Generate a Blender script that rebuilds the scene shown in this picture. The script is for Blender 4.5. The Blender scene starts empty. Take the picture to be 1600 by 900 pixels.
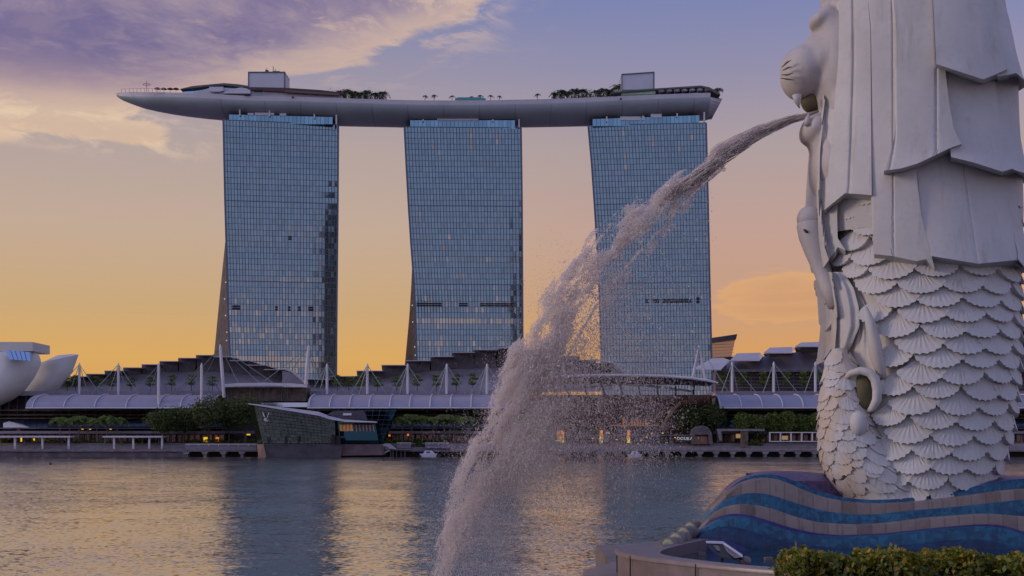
import bpy, math, random
import numpy as np
from mathutils import Vector, Matrix, noise as mnoise
random.seed(7); RNG = np.random.default_rng(11)
SC = bpy.context.scene
R = math.radians
# ---------------------------------------------------------------- camera
FPX, HZ, CXP, CAMZ = 2100.0, 698.0, 800.0, 3.0
cam = bpy.data.cameras.new('camera'); cam_o = bpy.data.objects.new('camera', cam)
SC.collection.objects.link(cam_o); SC.camera = cam_o
cam.sensor_width = 36; cam.lens = 36 * FPX / 1600
cam_o.location = (0, 0, CAMZ); cam_o.rotation_euler = (R(90), 0, 0)
cam.shift_y = (HZ - 450) / 1600
cam.clip_start = 0.2; cam.clip_end = 12000
# ---------------------------------------------------------------- world
W = bpy.data.worlds.new('World'); SC.world = W; W.use_nodes = True
class NT:
    def __init__(s, nt): s.nt = nt
    def n(s, t, **kw):
        x = s.nt.nodes.new(t)
        for k, v in kw.items():
            if k[0] == 'i' and k[1:].isdigit(): s.put(x.inputs[int(k[1:])], v)
            elif k.startswith('in_'): s.put(x.inputs[k[3:]], v)
            else: setattr(x, k, v)
        return x
    def put(s, sock, v):
        if hasattr(v, 'is_output') or isinstance(v, bpy.types.NodeSocket): s.nt.links.new(v, sock)
        elif isinstance(v, bpy.types.Node): s.nt.links.new(v.outputs[0], sock)
        else: sock.default_value = v
    def m(s, op, a, b=0.0, c=0.0, clamp=False):
        x = s.n('ShaderNodeMath', operation=op, use_clamp=clamp)
        s.put(x.inputs[0], a); s.put(x.inputs[1], b); s.put(x.inputs[2], c)
        return x.outputs[0]
    def vm(s, op, a, b=(0, 0, 0)):
        x = s.n('ShaderNodeVectorMath', operation=op)
        s.put(x.inputs[0], a); s.put(x.inputs[1], b); return x.outputs[0]
    def mix(s, f, a, b, blend='MIX'):
        x = s.n('ShaderNodeMix', data_type='RGBA', blend_type=blend)
        s.put(x.inputs[0], f); s.put(x.inputs[6], a); s.put(x.inputs[7], b); return x.outputs[2]
    def ramp(s, f, pts, interp='LINEAR'):
        x = s.n('ShaderNodeValToRGB'); cr = x.color_ramp; cr.interpolation = interp
        while len(cr.elements) < len(pts): cr.elements.new(0.5)
        for e, (p, c) in zip(cr.elements, pts):
            e.position = p; e.color = tuple(c) + (1,) if len(c) == 3 else c
        s.put(x.inputs[0], f); return x.outputs[0]
    def noise(s, vec, scale=1, detail=3, rough=0.5, dist=0.0):
        x = s.n('ShaderNodeTexNoise'); s.put(x.inputs['Vector'], vec)
        x.inputs['Scale'].default_value = scale; x.inputs['Detail'].default_value = detail
        x.inputs['Roughness'].default_value = rough; x.inputs['Distortion'].default_value = dist
        return x
    def smooth(s, v, a, b, t0=0.0, t1=1.0):
        x = s.n('ShaderNodeMapRange', interpolation_type='SMOOTHSTEP')
        s.put(x.inputs[0], v); x.inputs[1].default_value = a; x.inputs[2].default_value = b
        x.inputs[3].default_value = t0; x.inputs[4].default_value = t1; return x.outputs[0]
def lin(r, g, b):
    f = lambda c: c / 12.92 if c <= 0.04045 else ((c + 0.055) / 1.055) ** 2.4
    return tuple(f(c / 255) for c in (r, g, b))
SUN_EL, SUN_AZ = 16.0, -98.0        # dawn sun, low on the left
def build_world():
    nt = W.node_tree; nt.nodes.clear(); N = NT(nt)
    tc = N.n('ShaderNodeTexCoord').outputs['Generated']
    sep = N.n('ShaderNodeSeparateXYZ', i0=tc); X, Y, Z = sep.outputs
    h = N.m('SQRT', N.m('ADD', N.m('MULTIPLY', X, X), N.m('MULTIPLY', Y, Y)))
    el = N.m('DIVIDE', Z, N.m('MAXIMUM', h, 0.02))           # tan(elevation)
    t = N.m('MULTIPLY', N.m('MAXIMUM', el, 0.0), 1 / 0.6, clamp=True)
    k = 1 / 0.6
    east = N.ramp(t, [(0.0, lin(202, 144, 72)), (0.065 * k, lin(209, 160, 90)), (0.10 * k, lin(194, 158, 112)),
                      (0.16 * k, lin(186, 161, 142)), (0.22 * k, lin(172, 154, 150)), (0.27 * k, lin(150, 141, 158)),
                      (0.33 * k, lin(118, 124, 165)), (1.0, lin(84, 98, 155))])
    west = N.ramp(t, [(0.0, lin(138, 122, 134)), (0.06 * k, lin(150, 132, 146)), (0.13 * k, lin(132, 132, 156)),
                      (0.3 * k, lin(118, 130, 162)), (1.0, lin(104, 112, 152))])
    # pinker to the right of the glow, as the sun is behind the left half
    pink = N.ramp(t, [(0.0, lin(196, 136, 70)), (0.065 * k, lin(208, 150, 86)), (0.10 * k, lin(192, 147, 116)), (0.16 * k, lin(184, 150, 138)),
                      (0.22 * k, lin(166, 149, 150)), (0.28 * k, lin(138, 134, 162)), (0.33 * k, lin(118, 125, 168)), (1.0, lin(86, 98, 155))])
    rgt = N.smooth(N.m('DIVIDE', X, N.m('MAXIMUM', h, 0.02)), -0.12, 0.12)
    east = N.mix(rgt, east, pink)
    WB = 1.85
    west = N.vm('SCALE', west); west.node.inputs[3].default_value = WB
    f_e = N.smooth(N.m('DIVIDE', Y, N.m('MAXIMUM', h, 0.02)), -0.35, 0.75)
    sky = N.mix(f_e, west, east)
    # real sky model on top, low strength
    st = N.n('ShaderNodeTexSky', sky_type='NISHITA'); st.sun_disc = False
    st.sun_elevation = R(SUN_EL); st.sun_rotation = R(SUN_AZ); st.air_density = 1.2; st.dust_density = 2.0
    nish = N.vm('SCALE', st.outputs[0]); nish.node.inputs[3].default_value = 0.006
    sky = N.vm('ADD', sky, nish)
    # clouds: noise on a flat layer overhead seen in perspective, domain-warped
    inv = N.m('DIVIDE', 1.0, N.m('ADD', N.m('MAXIMUM', Z, 0.0), 0.10))
    pl = N.n('ShaderNodeCombineXYZ'); N.put(pl.inputs[0], N.m('MULTIPLY', X, inv)); N.put(pl.inputs[1], N.m('MULTIPLY', Y, inv)); N.put(pl.inputs[2], N.m('MULTIPLY', Z, 3.0))
    wv = N.noise(pl.outputs[0], 1.3, 3, 0.55)
    pw = N.vm('ADD', pl.outputs[0], N.vm('SCALE', N.vm('SUBTRACT', wv.outputs['Color'], (0.5, 0.5, 0.5))))
    pw.node.inputs[1].links[0].from_node.inputs[3].default_value = 0.5
    c1 = N.noise(pw, 2.1, 8, 0.62, 0.3).outputs[0]
    c2 = N.noise(pw, 6.5, 6, 0.65, 0.2).outputs[0]
    az = N.m('ARCTAN2', X, Y)
    # big bank high in the left of the east sky
    bank = N.m('MULTIPLY', N.smooth(N.m('ADD', el, N.m('MULTIPLY', az, -0.30)), 0.26, 0.375), N.smooth(az, 0.07, -0.07))
    bank = N.m('MULTIPLY', bank, N.smooth(az, -1.6, -1.0))
    # low bright streak on the left
    s1 = N.m('SUBTRACT', el, N.m('ADD', 0.232, N.m('MULTIPLY', N.m('ADD', az, 0.37), -0.07)))
    streak = N.m('MULTIPLY', N.smooth(N.m('ABSOLUTE', s1), 0.026, 0.0), N.smooth(az, -0.20, -0.27))
    # faint low one on the right of the towers
    s2 = N.m('SUBTRACT', el, 0.108)
    streak2 = N.m('MULTIPLY', N.smooth(N.m('ABSOLUTE', s2), 0.040, 0.0), N.smooth(az, 0.10, 0.20))
    gen = N.smooth(el, 0.35, 0.7, 0.0, 0.30)
    wst = N.m('MULTIPLY', N.smooth(Y, 0.1, -0.4), N.smooth(el, 0.19, 0.13, 0.0, 0.48))
    amt = N.m('MAXIMUM', N.m('MAXIMUM', bank, N.m('MULTIPLY', streak, 0.80)), N.m('MAXIMUM', N.m('MULTIPLY', streak2, 0.95), N.m('MAXIMUM', gen, wst)))
    dens = N.m('ADD', N.m('MULTIPLY', c1, 0.72), N.m('MULTIPLY', c2, 0.28))
    cov = N.smooth(N.m('ADD', dens, N.m('MULTIPLY', amt, 0.62)), 0.80, 0.90)
    cov = N.m('MULTIPLY', cov, N.smooth(amt, 0.02, 0.18))
    thick = N.smooth(N.m('ADD', dens, N.m('MULTIPLY', amt, 0.62)), 0.86, 1.22)
    ccol_e = N.ramp(thick, [(0.0, lin(200, 172, 156)), (0.3, lin(172, 150, 154)), (0.62, lin(140, 124, 148)), (0.85, lin(112, 100, 140)), (1.0, lin(102, 94, 138))])
    tint = N.ramp(t, [(0.0, lin(205, 148, 84)), (0.12 * k, lin(214, 160, 104)), (0.19 * k, lin(200, 168, 140)), (0.235 * k, lin(214, 186, 160)), (0.26 * k, lin(176, 148, 150))])
    ccol_e = N.mix(N.smooth(el, 0.29, 0.24, 0.0, 0.85), ccol_e, tint)
    ccol = N.mix(f_e, tuple(WB * c for c in lin(205, 166, 160)) + (1,), ccol_e)
    sky = N.mix(N.m('MULTIPLY', cov, 0.85), sky, ccol)
    # finer light wisps inside the bank
    wisp = N.m('MULTIPLY', N.smooth(c2, 0.50, 0.66), bank)
    sky = N.mix(N.m('MULTIPLY', wisp, N.smooth(az, -0.34, -0.12, 0.12, 0.75)), sky, lin(198, 172, 158) + (1,))
    puff = N.m('MULTIPLY', streak, N.smooth(N.m('ADD', c2, N.m('MULTIPLY', c1, .6)), 0.74, 0.92))
    sky = N.mix(N.m('MULTIPLY', puff, .9), sky, lin(222, 196, 168) + (1,))
    topc = N.m('MULTIPLY', N.smooth(el, 0.285, 0.325), N.m('MULTIPLY', N.smooth(az, -0.2, -0.1), N.smooth(az, 0.01, -0.03)))
    topc = N.m('MULTIPLY', topc, N.smooth(N.m('ADD', c2, N.m('MULTIPLY', c1, .9)), 0.90, 1.06))
    sky = N.mix(N.m('MULTIPLY', topc, .75), sky, lin(204, 178, 164) + (1,))
    gnd = lin(70, 62, 66) + (1,)
    sky = N.mix(N.smooth(Z, -0.02, -0.10), sky, gnd)
    bg = N.n('ShaderNodeBackground', i0=sky, i1=1.0)
    N.n('ShaderNodeOutputWorld', i0=bg.outputs[0])
build_world()
# ---------------------------------------------------------------- sun (soft, low, on the left, turned from the glow as key light)
sun = bpy.data.lights.new('sun', 'SUN'); sun.energy = 0.95; sun.angle = R(16); sun.color = (1.0, 0.80, 0.66)
sun_o = bpy.data.objects.new('sun', sun); SC.collection.objects.link(sun_o)
d = Vector((math.sin(R(SUN_AZ)) * math.cos(R(SUN_EL)), math.cos(R(SUN_AZ)) * math.cos(R(SUN_EL)), math.sin(R(SUN_EL))))
sun_o.rotation_euler = (-d).to_track_quat('-Z', 'Y').to_euler()
SC.view_settings.view_transform = 'Standard'; SC.view_settings.look = 'None'
SC.view_settings.exposure = 0.1; SC.view_settings.gamma = 1.0; SC.view_settings.use_curve_mapping = False
SC.render.engine = 'CYCLES'
SC.cycles.max_bounces = 10; SC.cycles.diffuse_bounces = 8; SC.cycles.glossy_bounces = 3; SC.cycles.transmission_bounces = 3
SC.cycles.transparent_max_bounces = 20; SC.cycles.volume_bounces = 4; SC.cycles.caustics_reflective = False; SC.cycles.caustics_refractive = False
SC.cycles.use_denoising = True
SC.cycles.use_adaptive_sampling = True; SC.cycles.adaptive_threshold = 0.015
# ---------------------------------------------------------------- helpers
def P(px, py, D): return Vector(((px - CXP) / FPX * D, D, CAMZ + (HZ - py) / FPX * D))
def PX(px, D): return (px - CXP) / FPX * D
def PZ(py, D): return CAMZ + (HZ - py) / FPX * D
def ip(x, xs, ys): return float(np.interp(x, xs, ys))
def ipp(x, pts): return float(np.interp(x, [p[0] for p in pts], [p[1] for p in pts]))
class MB:
    def __init__(s): s.v = []; s.f = []; s.mi = []
    def add(s, vs, fs, mi=0):
        o = len(s.v); s.v += [tuple(v) for v in vs]; s.f += [tuple(i + o for i in f) for f in fs]; s.mi += [mi] * len(fs); return s
    def box(s, x0, x1, y0, y1, z0, z1, mi=0):
        vs = [(x0, y0, z0), (x1, y0, z0), (x1, y1, z0), (x0, y1, z0), (x0, y0, z1), (x1, y0, z1), (x1, y1, z1), (x0, y1, z1)]
        return s.add(vs, [(0, 3, 2, 1), (4, 5, 6, 7), (0, 1, 5, 4), (1, 2, 6, 5), (2, 3, 7, 6), (3, 0, 4, 7)], mi)
    def pbox(s, px0, px1, py0, py1, D, depth, mi=0):      # front face seen at px/py (py0 = top) at distance D
        return s.box(PX(px0, D), PX(px1, D), D, D + depth, PZ(py1, D), PZ(py0, D), mi)
    def prism(s, poly, off, mi=0):                        # poly: list of Vector; off: extrusion vector
        n = len(poly); off = Vector(off); a = [Vector(p) for p in poly]; b = [p + off for p in a]
        fs = [tuple(range(n)), tuple(reversed(range(n, 2 * n)))] + [(i, i + n, (i + 1) % n + n, (i + 1) % n) for i in range(n)]
        return s.add(a + b, fs, mi)
    def pprism(s, pts, D, depth, mi=0): return s.prism([P(x, y, D) for x, y in pts], (0, depth, 0), mi)
    def tube(s, pts, rad, seg=8, mi=0, cap=True):
        pts = [Vector(p) for p in pts]; n = len(pts); rs = rad if isinstance(rad, (list, tuple)) else [rad] * n
        vs = []; fs = []; prev = None
        for i, p in enumerate(pts):
            t = (pts[min(i + 1, n - 1)] - pts[max(i - 1, 0)]).normalized()
            ref = Vector((0, 0, 1)) if abs(t.z) < 0.9 else Vector((0, 1, 0))
            a = t.cross(ref).normalized() if prev is None else (prev - t * prev.dot(t)).normalized(); prev = a
            b = t.cross(a)
            for k in range(seg):
                an = 2 * math.pi * k / seg; vs.append(p + (a * math.cos(an) + b * math.sin(an)) * rs[i])
        for i in range(n - 1):
            for k in range(seg):
                fs.append((i * seg + k, i * seg + (k + 1) % seg, (i + 1) * seg + (k + 1) % seg, (i + 1) * seg + k))
        if cap: fs += [tuple(reversed(range(seg))), tuple(range((n - 1) * seg, n * seg))]
        return s.add(vs, fs, mi)
    def grid(s, rows, mi=0, close=False):
        nr, nc = len(rows), len(rows[0]); vs = [v for r in rows for v in r]; fs = []
        for i in range(nr - 1):
            for j in range(nc if close else nc - 1):
                j2 = (j + 1) % nc
                fs.append((i * nc + j, i * nc + j2, (i + 1) * nc + j2, (i + 1) * nc + j))
        return s.add(vs, fs, mi)
    def ell(s, c, r, seg=20, rings=12, mi=0, rot=None):
        rows = []
        for i in range(rings + 1):
            a = math.pi * i / rings; row = []
            for k in range(seg):
                b = 2 * math.pi * k / seg
                v = Vector((r[0] * math.sin(a) * math.cos(b), r[1] * math.sin(a) * math.sin(b), r[2] * math.cos(a)))
                if rot: v = rot @ v
                row.append(Vector(c) + v)
            rows.append(row)
        return s.grid(rows, mi, True)
    def build(s, name, mats, parent=None, smooth=False, label=None, origin=None):
        me = bpy.data.meshes.new(name); o = bpy.data.objects.new(name, me)
        off = Vector((0, 0, 0)); p = parent
        while p is not None: off += p.location; p = p.parent
        v = np.array(s.v, dtype=np.float64).reshape(-1, 3)
        if parent is None: off = Vector(origin) if origin is not None else Vector((float(v[:, 0].mean()), float(v[:, 1].mean()), float(v[:, 2].min())))
        v = v - np.array(off)
        me.from_pydata(v.tolist(), [], s.f)
        if not isinstance(mats, (list, tuple)): mats = [mats]
        for m in mats: me.materials.append(m)
        if len(mats) > 1: me.polygons.foreach_set('material_index', s.mi)
        if smooth is True: me.polygons.foreach_set('use_smooth', [True] * len(me.polygons))
        elif smooth: 
            me.polygons.foreach_set('use_smooth', [True] * len(me.polygons)); me.set_sharp_from_angle(angle=R(smooth))
        me.update(); SC.collection.objects.link(o)
        if parent is not None: o.parent = parent
        else: o.location = off
        if label: o['label'] = label
        return o
def tag(o, label, cat=None, group=None, kind=None):
    if label: o['label'] = label
    if cat: o['category'] = cat
    if group: o['group'] = group
    if kind: o['kind'] = kind
    return o
def thing(name, label, cat, loc, group=None):
    o = bpy.data.objects.new(name, None); SC.collection.objects.link(o); o.location = loc; o.empty_display_size = 0.3
    return tag(o, label, cat, group)
def kids(o): return [c for c in bpy.data.objects if c.parent == o]
def copy_tree(o, parent=None):
    c = o.copy(); SC.collection.objects.link(c); c.parent = parent
    for ch in kids(o): copy_tree(ch, c)
    return c
def dup(o, loc, label, scale=None, rz=None):
    c = copy_tree(o); c.location = loc
    if scale is not None: c.scale = scale if hasattr(scale, '__len__') else (scale,) * 3
    if rz is not None: c.rotation_euler.z = rz
    c['label'] = label; return c
def fastmesh(name, v, f4, mat, parent=None, smooth=False, nper=4):
    me = bpy.data.meshes.new(name); v = np.asarray(v, dtype=np.float32).reshape(-1, 3)
    off = Vector((0, 0, 0)); p = parent
    while p is not None: off += p.location; p = p.parent
    if parent is None: off = Vector((float(v[:, 0].mean()), float(v[:, 1].mean()), float(v[:, 2].min())))
    v = v - np.array(off, dtype=np.float32)
    f = np.asarray(f4, dtype=np.int32).reshape(-1, nper)
    me.vertices.add(len(v)); me.vertices.foreach_set('co', v.ravel())
    me.loops.add(f.size); me.loops.foreach_set('vertex_index', f.ravel())
    me.polygons.add(len(f)); me.polygons.foreach_set('loop_start', np.arange(0, f.size, nper, dtype=np.int32))
    me.polygons.foreach_set('use_smooth', np.full(len(f), smooth, dtype=bool))
    me.update(calc_edges=True); me.validate()
    me.materials.append(mat); o = bpy.data.objects.new(name, me); SC.collection.objects.link(o)
    if parent is not None: o.parent = parent
    else: o.location = off
    return o
# ---------------------------------------------------------------- materials
def mat(name, col, rough=0.7, metal=0.0, var=0.0, vscale=1.0, bump=0.0, bscale=8.0, spec=0.5, emis=None, estr=0.0, island=0.0, streak=0.0):
    m = bpy.data.materials.new(name); m.use_nodes = True; nt = m.node_tree; nt.nodes.clear(); N = NT(nt)
    b = N.n('ShaderNodeBsdfPrincipled'); out = N.n('ShaderNodeOutputMaterial', i0=b.outputs[0])
    c = tuple(col) + (1,); cc = c
    tc = N.n('ShaderNodeNewGeometry')
    if var > 0:
        nz = N.noise(tc.outputs['Position'], vscale, 4, 0.6).outputs[0]
        f = N.smooth(nz, 0.3, 0.7)
        cc = N.mix(f, tuple(x * (1 - var) for x in col) + (1,), tuple(min(1, x * (1 + var)) for x in col) + (1,))
    if island > 0:
        v = N.m('MULTIPLY_ADD', tc.outputs['Random Per Island'], 2 * island, 1 - island)
        cc = N.mix(1.0, cc, N.n('ShaderNodeCombineColor', i0=v, i1=v, i2=v).outputs[0], 'MULTIPLY')
    if streak > 0:
        mp = N.n('ShaderNodeMapping'); N.put(mp.inputs[0], tc.outputs['Position']); mp.inputs['Scale'].default_value = (5, 5, 0.5)
        sz = N.noise(mp.outputs[0], 1.0, 5, 0.65).outputs[0]
        cc = N.mix(N.smooth(sz, 0.52, 0.78, 0.0, streak), cc, tuple(x * 0.42 for x in col[:2]) + (col[2] * 0.34, 1))
    N.put(b.inputs['Base Color'], cc); b.inputs['Roughness'].default_value = rough; b.inputs['Metallic'].default_value = metal
    b.inputs['Specular IOR Level'].default_value = spec
    if bump > 0:
        bn = N.noise(tc.outputs['Position'], bscale, 5, 0.6).outputs[0]
        bp = N.n('ShaderNodeBump', in_Strength=bump, in_Distance=0.02); N.put(bp.inputs['Height'], bn); N.put(b.inputs['Normal'], bp.outputs[0])
    if emis: b.inputs['Emission Color'].default_value = tuple(emis) + (1,); b.inputs['Emission Strength'].default_value = estr
    return m
M = {}
def glass_mat(name, tint, rough=0.06, island=0.25, under=(0.02, 0.03, 0.045), refl=0.85):
    m = bpy.data.materials.new(name); m.use_nodes = True; nt = m.node_tree; nt.nodes.clear(); N = NT(nt)
    g = N.n('ShaderNodeNewGeometry')
    v = N.m('MULTIPLY_ADD', g.outputs['Random Per Island'], 2 * island, 1 - island)
    col = N.mix(1.0, tuple(tint) + (1,), N.n('ShaderNodeCombineColor', i0=v, i1=v, i2=v).outputs[0], 'MULTIPLY')
    gl = N.n('ShaderNodeBsdfGlossy'); N.put(gl.inputs['Color'], col); gl.inputs['Roughness'].default_value = rough
    df = N.n('ShaderNodeBsdfDiffuse'); df.inputs[0].default_value = tuple(under) + (1,)
    mx = N.n('ShaderNodeMixShader', i0=refl); N.put(mx.inputs[1], df.outputs[0]); N.put(mx.inputs[2], gl.outputs[0])
    N.n('ShaderNodeOutputMaterial', i0=mx.outputs[0]); return m
M['tower_glass'] = glass_mat('tower_glass', (0.245, 0.32, 0.36), 0.05, 0.09)
M['crown_glass'] = glass_mat('crown_glass', (0.22, 0.36, 0.45), 0.12, 0.15)
M['shop_glass'] = glass_mat('shop_glass', (0.45, 0.6, 0.8), 0.15, 0.2)
M['teal_glass'] = glass_mat('teal_glass', (0.10, 0.22, 0.24), 0.12, 0.25, (0.01, 0.03, 0.03))
M['pavilion_glass'] = glass_mat('pavilion_glass', (0.26, 0.29, 0.24), 0.12, 0.30, (0.035, 0.04, 0.03), 0.65)
M['brown_glass'] = glass_mat('brown_glass', (0.16, 0.12, 0.11), 0.2, 0.5, (0.03, 0.02, 0.018), 0.6)
M['sunrise_glow_glass'] = glass_mat('sunrise_glow_glass', (0.9, 0.55, 0.28), 0.3, 0.1, (0.5, 0.28, 0.1), 0.5)  # sunrise reflection put into the glass colour as orange
M['mullion'] = mat('mullion', (0.10, 0.12, 0.17), 0.5, 0.3)
M['end_wall'] = mat('end_wall', (0.07, 0.06, 0.075), 0.6, 0.1, 0.35, 0.25)
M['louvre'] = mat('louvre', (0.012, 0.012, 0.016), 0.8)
M['hull'] = mat('hull', (0.40, 0.47, 0.50), 0.42, 0.25, 0.08, 0.05)
M['fascia'] = mat('fascia', (0.55, 0.55, 0.6), 0.5, 0.1, 0.06, 0.1)
M['white_steel'] = mat('white_steel', (0.60, 0.58, 0.61), 0.45, 0.0, 0.05, 0.3)
M['cable'] = mat('cable', (0.25, 0.33, 0.30), 0.5, 0.3)
M['pale_panel'] = mat('pale_panel', (0.50, 0.52, 0.58), 0.5, 0.2, 0.05, 0.1)
M['roof_white'] = mat('roof_white', (0.50, 0.47, 0.50), 0.6, 0, 0.06, 0.2)
M['roof_dark'] = mat('roof_dark', (0.085, 0.075, 0.085), 0.6, 0.1, 0.15, 0.3)
M['mauve_wall'] = mat('mauve_wall', (0.22, 0.20, 0.25), 0.5, 0.2, 0.12, 0.12)
M['canopy'] = mat('canopy', (0.30, 0.29, 0.37), 0.35, 0.15, 0.05, 0.2)
M['podium'] = mat('podium', (0.15, 0.125, 0.14), 0.7, 0, 0.35, 0.3)
M['podium_brown'] = mat('podium_brown', (0.13, 0.095, 0.075), 0.7, 0, 0.5, 0.35)
M['concrete'] = mat('concrete', (0.26, 0.23, 0.25), 0.8, 0, 0.18, 0.5)
M['paving'] = mat('paving', (0.20, 0.17, 0.19), 0.85, 0, 0.25, 0.6)
M['seawall'] = mat('seawall', (0.13, 0.105, 0.12), 0.85, 0, 0.3, 0.4)
M['museum'] = mat('museum', (0.62, 0.60, 0.56), 0.6, 0, 0.05, 0.15, streak=0.10)
M['dark_paint'] = mat('dark_paint', (0.03, 0.03, 0.035), 0.5)
M['lamp_yellow'] = mat('lamp_yellow', (0.6, 0.4, 0.02), 0.6, emis=(1.0, 0.62, 0.02), estr=0.75)
M['lamp_orange'] = mat('lamp_orange', (0.5, 0.2, 0.05), 0.6, emis=(1.0, 0.30, 0.03), estr=0.6)
M['lamp_warm'] = mat('lamp_warm', (0.5, 0.3, 0.1), 0.6, emis=(1.0, 0.55, 0.2), estr=0.55)
M['sign_white'] = mat('sign_white', (0.8, 0.8, 0.7), 0.6, emis=(0.9, 0.85, 0.6), estr=0.3)
M['bark'] = mat('bark', (0.07, 0.05, 0.04), 0.9)
M['trunk_pale'] = mat('trunk_pale', (0.14, 0.11, 0.10), 0.9)
def leaf_mat(name, a, b, c3=None):
    m = bpy.data.materials.new(name); m.use_nodes = True; nt = m.node_tree; nt.nodes.clear(); N = NT(nt)
    g = N.n('ShaderNodeNewGeometry'); r = g.outputs['Random Per Island']
    pts = [(0.0, a), (0.75, b), (1.0, c3 or b)]
    col = N.ramp(r, pts)
    df = N.n('ShaderNodeBsdfDiffuse'); N.put(df.inputs[0], col); tr = N.n('ShaderNodeBsdfTranslucent'); N.put(tr.inputs[0], col)
    mx = N.n('ShaderNodeMixShader', i0=0.35); N.put(mx.inputs[1], df.outputs[0]); N.put(mx.inputs[2], tr.outputs[0])
    gl = N.n('ShaderNodeBsdfGlossy'); gl.inputs['Roughness'].default_value = 0.5
    m2 = N.n('ShaderNodeMixShader', i0=0.04); N.put(m2.inputs[1], mx.outputs[0]); N.put(m2.inputs[2], gl.outputs[0])
    N.n('ShaderNodeOutputMaterial', i0=m2.outputs[0]); return m
M['leaf_dark'] = leaf_mat('leaf_dark', (0.035, 0.06, 0.018), (0.09, 0.125, 0.03), (0.17, 0.19, 0.035))
M['leaf_mid'] = leaf_mat('leaf_mid', (0.055, 0.10, 0.022), (0.14, 0.20, 0.035), (0.32, 0.34, 0.045))
M['room_glow_tint'] = glass_mat('room_glow_tint', (0.40, 0.34, 0.30), 0.1, 0.2)  # warm tint stands in for the glow of lit rooms, no emission
M['leaf_far'] = leaf_mat('leaf_far', (0.022, 0.045, 0.022), (0.06, 0.09, 0.035))
M['leaf_hedge'] = leaf_mat('leaf_hedge', (0.05, 0.08, 0.012), (0.22, 0.24, 0.022), (0.5, 0.27, 0.03))
M['lamp_dim'] = mat('lamp_dim', (0.3, 0.12, 0.04), 0.6, emis=(1.0, 0.42, 0.12), estr=0.16)
M['lamp_dim2'] = mat('lamp_dim2', (0.3, 0.18, 0.08), 0.6, emis=(1.0, 0.6, 0.25), estr=0.22)
M['escalator'] = mat('escalator', (0.34, 0.22, 0.12), 0.6)
M['canopy_clear'] = glass_mat('canopy_clear', (0.35, 0.33, 0.42), 0.3, 0.1, (0.08, 0.07, 0.10), 0.4)
M['plinth_dark'] = mat('plinth_dark', (0.085, 0.075, 0.095), 0.75, 0, 0.25, 0.4)
M['plinth_tan'] = mat('plinth_tan', (0.22, 0.15, 0.13), 0.8, 0, 0.15, 0.4)
M['plinth_wing'] = mat('plinth_wing', (0.16, 0.11, 0.115), 0.8, 0, 0.2, 0.5)
M['sign_steel'] = mat('sign_steel', (0.75, 0.75, 0.78), 0.4, 0.1)
M['boat_white'] = mat('boat_white', (0.6, 0.6, 0.68), 0.5)
M['pavilion_inner'] = mat('pavilion_inner', (0.10, 0.085, 0.06), 0.7, 0, 0.4, 0.3)
M['pav_frame'] = mat('pav_frame', (0.20, 0.22, 0.19), 0.5)
M['leaf_mid2'] = leaf_mat('leaf_mid2', (0.04, 0.065, 0.018), (0.10, 0.13, 0.028), (0.16, 0.18, 0.04))
# ---------------------------------------------------------------- water and land
def water_mat():
    m = bpy.data.materials.new('bay_water'); m.use_nodes = True; nt = m.node_tree; nt.nodes.clear(); N = NT(nt)
    g = N.n('ShaderNodeNewGeometry'); pos = g.outputs['Position']
    mp = N.n('ShaderNodeMapping'); N.put(mp.inputs[0], pos); mp.inputs['Scale'].default_value = (0.75, 1.0, 1.0)
    n1 = N.noise(mp.outputs[0], 6.0, 2, 0.55).outputs['Color']
    n2 = N.noise(mp.outputs[0], 0.55, 2, 0.5).outputs['Color']
    patch = N.noise(pos, 0.035, 2, 0.5).outputs[0]
    amp = N.smooth(patch, 0.35, 0.65, 0.55, 1.30)
    a = N.vm('SCALE', N.vm('SUBTRACT', n1, (0.5, 0.5, 0.5))); a.node.inputs[3].default_value = 0.42
    b = N.vm('SCALE', N.vm('SUBTRACT', n2, (0.5, 0.5, 0.5))); b.node.inputs[3].default_value = 0.12
    s = N.vm('ADD', a, b); sc = N.vm('SCALE', s); N.put(sc.node.inputs[3], amp)
    s = N.vm('ADD', N.vm('MULTIPLY', sc, (1.35, 1.0, 0.0)), (0.0, -0.04, 0.0))   # constant tilt to the viewer so ripples mirror higher, brighter sky
    nn = N.vm('NORMALIZE', N.vm('ADD', s, (0, 0, 1)))
    b = N.n('ShaderNodeBsdfPrincipled'); b.inputs['Base Color'].default_value = (0.04, 0.035, 0.035, 1)
    b.inputs['Roughness'].default_value = 0.06; b.inputs['IOR'].default_value = 1.40; b.inputs['Specular IOR Level'].default_value = 0.7
    N.put(b.inputs['Normal'], nn); gl = N.n('ShaderNodeBsdfGlossy'); gl.inputs['Color'].default_value = (1.0, .93, .85, 1); gl.inputs['Roughness'].default_value = 0.06; N.put(gl.inputs['Normal'], nn)
    mx = N.n('ShaderNodeMixShader', i0=0.34); N.put(mx.inputs[1], b.outputs[0]); N.put(mx.inputs[2], gl.outputs[0])  # added warm gloss paints a brighter, golden reflection into the water
    N.n('ShaderNodeOutputMaterial', i0=mx.outputs[0]); return m
M['water'] = water_mat()
w = MB(); w.add([(-1500, -60, 0), (1500, -60, 0), (1500, 402, 0), (-1500, 402, 0)], [(0, 1, 2, 3)])
tag(w.build('bay_water', M['water'], origin=(0, 0, 0)), 'rippled bay water', None, None, 'structure')
w = MB(); w.box(-4000, 4000, 403.5, 9000, -3, 1.9); tag(w.build('far_ground', M['paving'], origin=(0, 0, 0)), None, None, None, 'structure')
w = MB(); w.box(-1500, 1500, -900, -60, -2, 1.2); tag(w.build('near_ground', M['paving'], origin=(0, 0, 0)), None, None, None, 'structure')
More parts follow.
